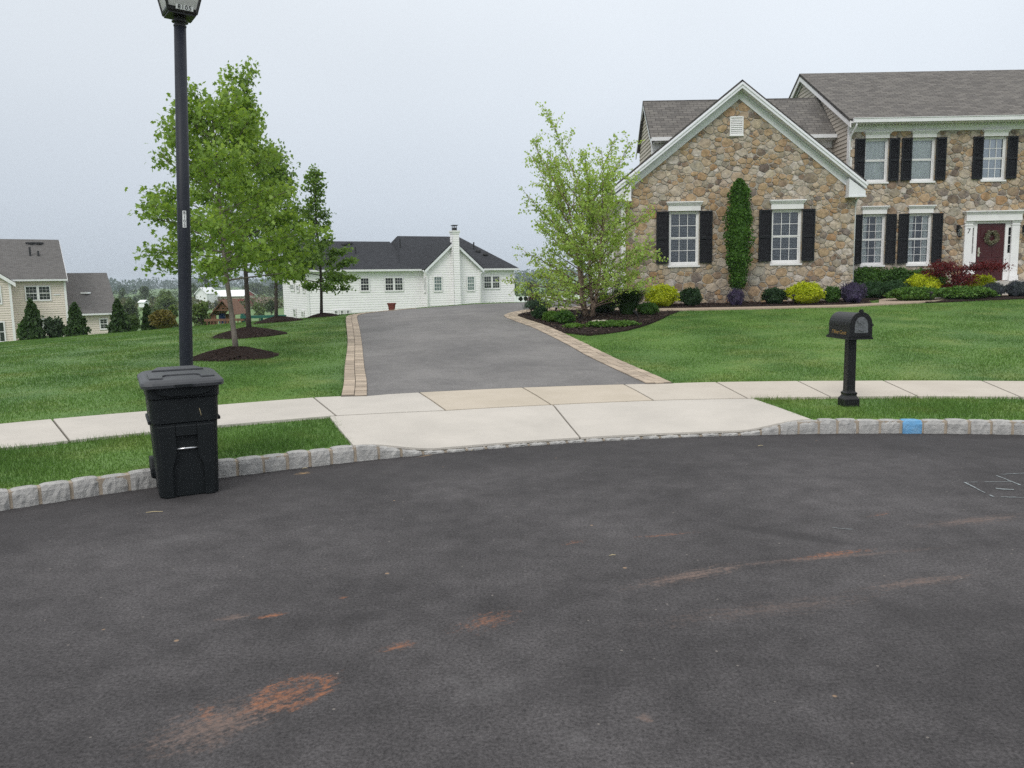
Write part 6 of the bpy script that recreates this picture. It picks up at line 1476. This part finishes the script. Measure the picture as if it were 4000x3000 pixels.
# play set on the far lawn
def playset():
    y = 37.; s = y/F; P = lambda px, py, dy=0.: at(px, py, y+dy); base = g1(P(880,1250)[0], y)-.0
    root = thing('playset', (P(880,1250)[0], y, base), 'cedar playset with a peaked wooden roof beyond the lawn', 'playset')
    ap = P(871, 1174); el = P(823, 1233); er = P(917, 1229); mb = MB(); dep = 1.9
    for e in (el, er):
        n = 7
        for k in range(n):
            a = Vector(ap).lerp(Vector(e), k/n); b_ = Vector(ap).lerp(Vector(e), (k+1.06)/n); mb.raw([(a.x, y-.15, a.z+.02), (b_.x, y-.15, b_.z+.02), (b_.x, y+dep, b_.z+.02), (a.x, y+dep, a.z+.02), (a.x, y-.15, a.z-.01), (b_.x, y-.15, b_.z-.01), (b_.x, y+dep, b_.z-.01), (a.x, y+dep, a.z-.01)], [(0,1,2,3),(7,6,5,4),(0,1,5,4),(1,2,6,5),(2,3,7,6),(3,0,4,7)])
    mb.build('roof', MT['cedar'], root)
    mb = MB()
    for k in range(9):
        a = math.radians(20+140*k/8); c = (ap[0], y-.05, ap[2]-.42); mb.tube([(c[0]+.08*math.cos(a), c[1], c[2]+.08*math.sin(a)), (c[0]+.27*math.cos(a), c[1], c[2]+.27*math.sin(a)*.95)], .018, 4)
    mb.box(ap[0]-.5, ap[0]+.5, y-.06, y-.02, ap[2]-.47, ap[2]-.41); mb.build('sunburst_gable', MT['cedar'], root)
    mb = MB()
    for px in (829, 838, 912):
        for dd in (0, dep-.2): x = P(px, 1240)[0]; mb.box(x-.05, x+.05, y+dd, y+dd+.1, base-1.2, el[2]+.02)
    mb.build('post', MT['cedar'], root)
    mb = MB(); x0, x1 = P(800, 1250)[0], P(955, 1250)[0]; zr = P(880, 1249)[2]; mb.box(x0, x1, y-.08, y-.02, zr-.06, zr+.05); x = x0+.1
    while x < x1: mb.box(x, x+.05, y-.07, y-.03, zr-.75, zr-.062); x += .16
    mb.build('railing', MT['cedar'], root)
    mb = MB(); x = P(849, 1230)[0]; mb.rings([[(x+r_*math.cos(k*.6283), y+.6+r_*math.sin(k*.6283), z) for k in range(10)] for z, r_ in ((zr-.2,.16),(zr+.2,.16),(zr+.28,.12))]); mb.build('climber_drum', MT['blue_plastic'], root)
    mb = MB(); g0, g1_ = P(941, 1238), P(1117, 1236); mb.box(g0[0], g1_[0], y-.1, y+.08, g0[2]-.07, g0[2]+.06); mb.box(g0[0]+.02, g0[0]+.16, y-.08, y+.06, g0[2]+.061, g0[2]+.15)
    for px in (950, 1022, 1105): x = P(px, 1240)[0]; mb.tube([(x-.3, y, base-1.5), (x, y, g0[2])], .05, 6); mb.tube([(x+.3, y, base-1.5), (x, y, g0[2])], .05, 6)
    mb.build('swing_beam', MT['green_plastic'], root)
playset()
HAZE, SKYK, SUNK, EXPO, DENO = .00034, 1.05, 1.42, 0.0, False
# ================================================================== the land beyond
def conifer(px, y, wpx, top, bot, label, seed, mat=arb, lean=0.):
    rng = np.random.default_rng(seed+300); s = y/F; b = at(px, bot, y); t = at(px, top, y); w = wpx*s/2; n = 2600; x = b[0]; z0 = min(b[2], g1(x, y))-.1; h = t[2]-z0
    root = thing('arborvitae', (x, y, z0), label, 'evergreen', 'evergreens along the far lawn edge')
    f = rng.uniform(0, 1, n)**1.25; a = rng.uniform(0, 6.283, n); pr = np.interp(f, [0,.1,.3,.6,.85,1], [.85,1.,.9,.6,.32,.05])*(1+.22*np.sin(3*a+8*f+seed)+.12*np.sin(23*f+2*a)); rr = np.sqrt(rng.uniform(.3, 1.08, n))*pr*w*np.where(rng.uniform(0, 1, n) < .2, rng.uniform(1, 1.35, n), 1)
    leaves_mesh('crown', np.stack([x+rr*np.cos(a), y+rr*np.sin(a), z0+h*f], 1), .16, mat, root, rng, 'oval', .1, -.8, aspect=.5)
    mb = MB(); mb.tube([(x, y, z0-.3), (x, y, z0+h*.95)], [.07,.01], 6)
    mb.build('trunk', MT['dark_bark'], root)
    mb = MB(); mb.rings([[(x+.68*w*float(np.interp(q, [0,.1,.3,.6,.85,1], [.85,1.,.9,.6,.32,.05]))*math.cos(k*.6283), y+.68*w*float(np.interp(q, [0,.1,.3,.6,.85,1], [.85,1.,.9,.6,.32,.05]))*math.sin(k*.6283), z0+h*q) for k in range(10)] for q in np.linspace(0, .96, 9)]); mb.build('inner_foliage', mat, root)
conifer(133, 31, 78, 1172, 1335, 'pointed arborvitae below the double window of the beige house', 1)
conifer(302, 31, 76, 1184, 1325, 'pointed arborvitae at the corner where the beige wing begins', 2)
conifer(468, 32, 70, 1172, 1308, 'pointed arborvitae at the right end of the beige wing', 3)
conifer(580, 33, 46, 1190, 1292, 'narrow arborvitae beside the bronze bush', 4)
shrub('bronze_bush', 'bronze-gold rounded bush beside the narrow arborvitae', 630, 32.5, 92, 1212, ora, .12, 1500, seed=61, zb=at(630,1292,32.5)[2])
shrub('spirea_shrub', 'small shrub left of the first arborvitae at the beige house', 80, 31, 50, 1266, mdgr, .11, 700, seed=62, zb=at(80,1340,31)[2])
shrub('young_shrub', 'bushy shrub right of the first arborvitae under the beige wall', 205, 31.5, 74, 1246, LM('leaf_grey', (.03,.06,.03),(.05,.085,.04),(.08,.12,.06), trans=.25), .11, 900, seed=63, zb=at(205,1332,31.5)[2], lump=.3)
shrub('young_shrub', 'soft green bush right of the third arborvitae', 508, 36, 50, 1230, LM('leaf_soft', (.05,.09,.03),(.08,.13,.045),(.11,.17,.06), trans=.3), .13, 800, seed=64, zb=at(508,1300,36)[2])
MT['leaf_far'] = leafmat('leaf_far', [(.045,.075,.028),(.065,.10,.035),(.09,.13,.05)], .25, .12)
MT['leaf_far_light'] = leafmat('leaf_far_light', [(.08,.125,.035),(.11,.165,.045),(.14,.20,.06)], .3, .12)
MT['leaf_far_dark'] = leafmat('leaf_far_dark', [(.022,.042,.022),(.035,.06,.028),(.05,.08,.035)], .2, .12)
MT['leaf_olive'] = leafmat('leaf_olive', [(.07,.085,.03),(.10,.105,.04),(.12,.13,.05)], .25, .05)
def fartree(px, y, wpx, top, bot, label, seed, mat='leaf_far', n=900, cat='tree', name='field_tree', squash=1.):
    rng = np.random.default_rng(seed+700); s = y/F; b = at(px, bot, y); t = at(px, top, y); x = b[0]; z0 = min(b[2], g1(x, y)+.2); h = t[2]-z0; w = wpx*s/2
    root = thing(name, (x, y, z0), label, cat, 'trees across the far fields'); P = []
    k = 14; ca = rng.uniform(0, 6.283, k); cr = np.sqrt(rng.uniform(0, 1, k)); cz = rng.uniform(.25, .85, k)
    for i in range(k):
        R = w*.42*rng.uniform(.7, 1.2); wr_ = w*.72*math.sin(min(1, cz[i]*1.25)*math.pi*.78+.35)
        u = rng.normal(0, 1, (n//k, 3)); u /= np.linalg.norm(u, axis=1)[:,None]; P.append(np.array([x+wr_*cr[i]*math.cos(ca[i]), y+wr_*cr[i]*math.sin(ca[i]), z0+h*cz[i]])+u*np.array([R, R, min(R, h*.2)])*rng.uniform(.5, 1.05, (n//k, 1)))
    leaves_mesh('crown', np.concatenate(P), max(.22, w*.16), MT[mat], root, rng, 'kite', .4, 0, aspect=.8)
    mb = MB(); tw = max(.08, w*.06); mb.tube([(x, y, z0-.5), (x, y, z0+h*.35), (x, y, z0+h*.75)], [tw, tw*.7, tw*.2], 6)
    for i in range(k): mb.tube([(x, y, z0+h*.3), (x+w*.6*cr[i]*math.cos(ca[i]), y+w*.6*cr[i]*math.sin(ca[i]), z0+h*cz[i])], [tw*.4, tw*.1], 4)
    mb.build('trunk', MT['dark_bark'], root)
fartree(802, 260, 68, 1064, 1150, 'lone round tree rising above the white barn gable', 1, 'leaf_far', 1300)
fartree(760, 230, 46, 1098, 1160, 'smaller tree against the lamp post left of the round tree', 2, 'leaf_far', 700)
fartree(482, 240, 52, 1120, 1172, 'hazy tree standing right of the beige wing roof', 3, 'leaf_far', 900)
fartree(569, 260, 62, 1114, 1168, 'dense pair-topped tree midway between beige house and lamp post', 4, 'leaf_far', 1100)
fartree(527, 220, 26, 1150, 1170, 'low dark tree left of the dense mid tree', 5, 'leaf_far_dark', 400)
fartree(597, 210, 28, 1148, 1168, 'low dark tree right of the dense mid tree', 6, 'leaf_far_dark', 400)
fartree(655, 150, 95, 1130, 1205, 'wide olive tree behind the bronze bush', 7, 'leaf_far_light', 1500)
fartree(505, 95, 95, 1164, 1240, 'leafy green thicket behind the third arborvitae', 8, 'leaf_far', 1400)
fartree(610, 85, 80, 1176, 1262, 'green thicket behind the narrow arborvitae', 9, 'leaf_far', 1300)
fartree(680, 60, 70, 1165, 1290, 'light green sapling clump left of the lamp post', 10, 'leaf_far_light', 1500)
fartree(790, 46, 95, 1160, 1285, 'fresh green young tree right of the lamp post by the playset', 11, 'leaf_far_light', 1800)
fartree(962, 200, 22, 1158, 1182, 'small dark shrub tree at the right end of the red barn', 12, 'leaf_far_dark', 350)
fartree(845, 190, 22, 1172, 1192, 'small dark shrub tree before the red barn wall, right one', 13, 'leaf_far_dark', 300); fartree(815, 190, 24, 1174, 1192, 'small dark shrub tree before the red barn wall, left one', 14, 'leaf_far_dark', 300)
fartree(1012, 110, 55, 1170, 1228, 'bushy field tree between the second and third maple trunks', 15, 'leaf_far_light', 900); fartree(1060, 120, 55, 1168, 1228, 'bushy field tree just left of the third maple trunk', 16, 'leaf_far', 900)
fartree(1010, 420, 130, 1098, 1140, 'hazy grove right of the barn roof', 17, 'leaf_far', 1100); fartree(1085, 380, 90, 1100, 1145, 'darker hazy grove behind the third maple', 18, 'leaf_far_dark', 1000)
fartree(2012, 130, 48, 1094, 1165, 'bright green tree touching the right corner of the ranch house', 19, 'leaf_far_light', 1000); fartree(2078, 170, 84, 1090, 1150, 'rounded green tree left of the birch foliage', 20, 'leaf_far', 1200)
fartree(2030, 70, 60, 1130, 1180, 'young light green tree between ranch house and birch', 21, 'leaf_far_light', 900); fartree(2160, 180, 80, 1100, 1160, 'green tree seen through the left of the birch', 22, 'leaf_far', 1000); fartree(2250, 190, 90, 1104, 1165, 'green tree seen through the middle of the birch', 23, 'leaf_far', 1000)
for px, s_, lb_ in ((2034,1,'small clipped evergreen before the white fence, left one'),(2053,2,'small clipped evergreen before the white fence, right one')):
    shrub('fence_evergreen', lb_, px, 58, 13, 1160, MT['leaf_far_dark'], .12, 300, seed=90+s_, zb=at(px,1176,58)[2], w=13*58/F, h=16*58/F)
# white vinyl fence
y = 62.; mb = MB(); x0, x1 = at(2012, 1165, y)[0], at(2330, 1165, y)[0]; zt = at(2040, 1158, y)[2]; zb = g1(x0, y)-.2
fence = thing('vinyl_fence', ((x0+x1)/2, y, zb), 'white vinyl fence far behind between ranch house and birch', 'fence')
mb.box(x0, x1, y, y+.04, zb, zt-.1); mb.box(x0, x1, y-.02, y+.06, zt-.099, zt); mb.build('panel', MT['barn_white'], fence); x = x0
while x < x1:
    mb = MB(); mb.box(x-.06, x+.06, y-.05, y+.07, zb, zt+.1); mb.build('post', MT['barn_white'], fence); x += 2.4
# barns
y = 215.; X = lambda px: at(px, 1160, y)[0]; Zp = lambda py: at(880, py, y)[2]
barn = thing('red_barn', (X(880), y, Zp(1200)), 'long red barn with a white metal roof across the fields', 'barn')
b0_, b1_ = X(806), X(951); mb = MB(); mb.box(b0_, b1_, y, y+10, Zp(1215), Zp(1168)); mb.build('red_wall', MT['barn_red'], barn); mb = MB(); mb.box(b0_, b1_, y-.02, y+10.02, Zp(1168)+.001, Zp(1157)); mb.build('upper_wall', MT['barn_tan'], barn)
mb = MB(); slab(mb, (b0_-.3, y-.5, Zp(1157)), (b1_+.3, y-.5, Zp(1157)), (b1_+.3-.6, y+5, Zp(1133)), (b0_-.3, y+5, Zp(1133)), .15); slab(mb, (b1_+.3, y+10.5, Zp(1157)), (b0_-.3, y+10.5, Zp(1157)), (b0_-.3, y+5, Zp(1133)), (b1_-.3, y+5, Zp(1133)), .15); mb.build('roof', MT['barn_white'], barn, fix=False)
mb = MB(); mb.face([(b1_, y, Zp(1157)), (b1_, y+10, Zp(1157)), (b1_-.3, y+5, Zp(1134))]); mb.build('gable_wall', MT['barn_red'], barn, fix=False)
wb_ = thing('white_barn', (X(785), y-8, Zp(1200)), 'white gabled barn at the left end of the red barn', 'barn'); yy = y-8
mb = MB(); a, b_, m = at(760, 1160, yy)[0], at(812, 1160, yy)[0], at(785, 1160, yy)[0]; ze, zp = at(785, 1148, yy)[2], at(785, 1122, yy)[2]; mb.box(a+.3, b_-.3, yy, yy+8, at(785,1210,yy)[2], ze); mb.face([(a+.3, yy, ze), (b_-.3, yy, ze), (m, yy, zp-.2)]); mb.build('wall', MT['barn_white'], wb_, fix=False)
mb = MB(); slab(mb, (a, yy-.4, ze), (a, yy+8, ze), (m, yy+8, zp), (m, yy-.4, zp), .15); slab(mb, (b_, yy+8, ze), (b_, yy-.4, ze), (m, yy-.4, zp), (m, yy+8, zp), .15); mb.build('roof', MT['barn_white'], wb_, fix=False)
mb = MB(); mb.box(m-1, m+1, yy-.03, yy+.02, at(785,1200,yy)[2], at(785,1176,yy)[2]); mb.build('door', MT['barn_tan'], wb_)
ysd = 120.; sa, sb2 = at(541, 1180, ysd)[0], at(562, 1180, ysd)[0]; st_, sbm = at(550, 1172, ysd)[2], at(550, 1200, ysd)[2]
shed = thing('garden_shed', ((sa+sb2)/2, ysd, sbm), 'tiny white shed with a dark end in the far hedges', 'shed'); mb = MB(); mb.box(sa, sb2, ysd, ysd+1.6, sbm, st_-.35); mb.build('wall', MT['barn_white'], shed)
mb = MB(); slab(mb, (sa-.1, ysd-.15, st_-.36), (sb2+.1, ysd-.15, st_-.36), (sb2+.1, ysd+.8, st_), (sa-.1, ysd+.8, st_), .06); slab(mb, (sb2+.1, ysd+1.75, st_-.36), (sa-.1, ysd+1.75, st_-.36), (sa-.1, ysd+.8, st_), (sb2+.1, ysd+.8, st_), .06); mb.build('roof', MT['barn_white'], shed, fix=False)
mb = MB(); mb.box(sa-.04, sa-.002, ysd+.1, ysd+1.5, sbm, st_-.4); mb.build('door', MT['dark_inside'], shed)
# ploughed field and far woods
MT['ploughed'] = M('ploughed', (.17,.115,.075), (.13,.09,.06), .05, 1.)
mb = MB(); q = [(at(940, 1160, 260)[0], 250), (at(1120, 1160, 260)[0], 250), (at(1150, 1150, 420)[0], 420), (at(960, 1150, 420)[0], 420)]
strip(mb, lambda u, v: (q[0][0]+(q[1][0]-q[0][0])*u+(q[3][0]-q[0][0])*v, 250+170*v), 0, 1, 0, 1, 10, 8, .5, .6); tag(mb.build('ploughed_field', MT['ploughed']), 'brown ploughed field beside the red barn', 'field', kind='structure')
MT['leaf_woods_hazed'] = leafmat('leaf_woods_hazed', [(.028,.06,.045),(.04,.08,.055),(.055,.10,.06)], .2, .004)  # blue of the distant haze mixed into the leaf colour
def woods():
    rng = np.random.default_rng(4); C = []
    for r0, r1, n, hmin, hmax in ((620, 760, 120, 5, 9), (950, 1250, 420, 9, 15), (1400, 1700, 420, 10, 17)):
        a = rng.uniform(-1.1, .75, int(n*1.3)); r = rng.uniform(r0, r1, int(n*1.3)); x = r*np.sin(a); y = r*np.cos(a); h = rng.uniform(hmin, hmax, len(x))
        if r0 < 700: k = np.sin(a*23)+np.sin(a*51+1) > .2; x, y, h = x[k], y[k], h[k]
        C.append(np.stack([x, y, T(x, y), h], 1))
    C = np.concatenate(C); m = 44; P = np.repeat(C, m, 0); n = len(P); u = rng.normal(0, 1, (n, 3)); u /= np.linalg.norm(u, axis=1)[:,None]
    V = np.stack([P[:,0]+u[:,0]*P[:,3]*.62, P[:,1]+u[:,1]*P[:,3]*.62, P[:,2]+P[:,3]*(.5+.5*u[:,2])], 1)
    o = leaves_mesh('far_woods', V, 3.0, MT['leaf_woods_hazed'], None, rng, 'kite', .4, 0, aspect=.8); tag(o, 'distant woods tinted haze-blue along the horizon', 'woods', kind='stuff')
woods()
def hedgerow(y0, y1, x0, x1, n, hh, mat, label, seed):
    rng = np.random.default_rng(seed); x = rng.uniform(x0, x1, n); y = y0+(y1-y0)*(x-x0)/(x1-x0)+rng.normal(0, 2.5, n); h = hh*rng.uniform(.45, 1.1, n); m = 60
    P = np.repeat(np.stack([x, y, T(x, y), h], 1), m, 0); u = rng.normal(0, 1, (len(P), 3)); u /= np.linalg.norm(u, axis=1)[:,None]
    V = np.stack([P[:,0]+u[:,0]*P[:,3]*.8, P[:,1]+u[:,1]*P[:,3]*.8, P[:,2]+P[:,3]*(.45+.5*u[:,2])], 1)
    tag(leaves_mesh('far_hedgerow', V, .5, MT[mat], None, rng, 'kite', .4, 0, aspect=.8), label, 'hedgerow', kind='stuff')
hedgerow(185, 195, -110, -20, 130, 3.2, 'leaf_olive', 'olive scrub hedgerow in front of the far barns', 3)
hedgerow(330, 330, -190, -90, 120, 5.5, 'leaf_far', 'hazy hedgerow beyond the far barns', 4)
hedgerow(150, 160, 0, 60, 60, 4., 'leaf_far', 'hedgerow behind the white fence', 5)

# ================================================================== air, sky, sun, camera
if True:
    mb = MB(); mb.box(-2600, 2600, -2600, 2600, -7, 48); hz = mb.build('haze', bpy.data.materials.new('haze_air'))
    m = hz.data.materials[0]; m.use_nodes = True; nt = m.node_tree; nt.nodes.remove(nt.nodes['Principled BSDF']); v = N(nt, 'ShaderNodeVolumePrincipled')
    v.inputs['Color'].default_value = (.84,.93,1.,1); v.inputs['Density'].default_value = HAZE; v.inputs['Anisotropy'].default_value = 0.
    nt.links.new(v.outputs[0], nt.nodes['Material Output'].inputs['Volume']); tag(hz, 'thin pale haze in the air over the fields', 'haze', kind='stuff')
    m.cycles.homogeneous_volume = True if hasattr(m.cycles, 'homogeneous_volume') else None
SUN_EL, SUN_AZ = math.radians(42), math.radians(-156)      # azimuth from +Y towards +X: behind the camera, a little left
w = bpy.data.worlds.new('World'); sc.world = w; w.use_nodes = True; nt = w.node_tree; bg = nt.nodes['Background']
sky = N(nt, 'ShaderNodeTexSky'); sky.sky_type = 'NISHITA'; sky.sun_disc = False; sky.sun_elevation = SUN_EL; sky.sun_rotation = SUN_AZ
tc = nt.nodes.new('ShaderNodeTexCoord'); sp = nt.nodes.new('ShaderNodeSeparateXYZ'); nt.links.new(tc.outputs['Generated'], sp.inputs[0])
r = ramp(nt, [(0, (.52,.58,.66)), (.035, (.575,.64,.73)), (.10, (.665,.73,.815)), (.22, (.765,.825,.895)), (.40, (.85,.90,.955)), (.7, (1.2,1.22,1.24)), (1., (1.45,1.45,1.45))]); nt.links.new(sp.outputs[2], r.inputs[0])
# a slightly brighter cloud deck to the right, faint unevenness
nz = rng_(nt, noise(nt, tc.outputs['Generated'], 1.6, 3, .5), .35, .65, .965, 1.035)
mxr = rng_(nt, sp.outputs[0], -.6, .45, .93, 1.05)
mul = nt.nodes.new('ShaderNodeMath'); mul.operation = 'MULTIPLY'; nt.links.new(nz, mul.inputs[0]); nt.links.new(mxr, mul.inputs[1])
cb = nt.nodes.new('ShaderNodeCombineColor')
for i in range(3): nt.links.new(mul.outputs[0], cb.inputs[i])
deck = mixc(nt, 1., r.outputs[0], cb.outputs[0], 'MULTIPLY')
b2 = nt.nodes.new('ShaderNodeBackground'); nt.links.new(deck, b2.inputs[0]); b2.inputs[1].default_value = SKYK
nt.links.new(sky.outputs[0], bg.inputs[0]); bg.inputs[1].default_value = .05
mx_ = nt.nodes.new('ShaderNodeMixShader'); mx_.inputs[0].default_value = .93; nt.links.new(bg.outputs[0], mx_.inputs[1]); nt.links.new(b2.outputs[0], mx_.inputs[2]); nt.links.new(mx_.outputs[0], nt.nodes['World Output'].inputs['Surface'])
sl = bpy.data.lights.new('sun', 'SUN'); sl.energy = SUNK; sl.angle = math.radians(24); sl.color = (1,.97,.93); so = bpy.data.objects.new('sun', sl); COL.objects.link(so)
sd = Vector((math.sin(SUN_AZ)*math.cos(SUN_EL), math.cos(SUN_AZ)*math.cos(SUN_EL), math.sin(SUN_EL))); so.rotation_euler = (-sd).to_track_quat('-Z', 'Y').to_euler(); so.location = (0, -5, 30)
cam = bpy.data.cameras.new('camera'); co = bpy.data.objects.new('camera', cam); COL.objects.link(co); cam.sensor_width = 36; cam.lens = 36*F/4000; cam.clip_end = 6000; cam.clip_start = .05
co.matrix_world = Matrix.Translation((0,0,EYE)) @ Matrix.Rotation(math.pi/2-PITCH, 4, 'X') @ Matrix.Rotation(ROLL, 4, 'Z')
sc.camera = co
sc.render.engine = 'CYCLES'; sc.cycles.use_denoising = DENO; sc.cycles.max_bounces = 7; sc.cycles.diffuse_bounces = 3; sc.cycles.glossy_bounces = 3; sc.cycles.transmission_bounces = 4; sc.cycles.transparent_max_bounces = 8; sc.cycles.volume_bounces = 0
sc.cycles.use_adaptive_sampling = True; sc.cycles.adaptive_threshold = .005; sc.cycles.sample_clamp_indirect = 6
sc.view_settings.view_transform = 'Standard'; sc.view_settings.look = 'None'; sc.view_settings.exposure = EXPO; sc.view_settings.gamma = 1.
print('blades', NBL, 'objects', len(sc.objects))
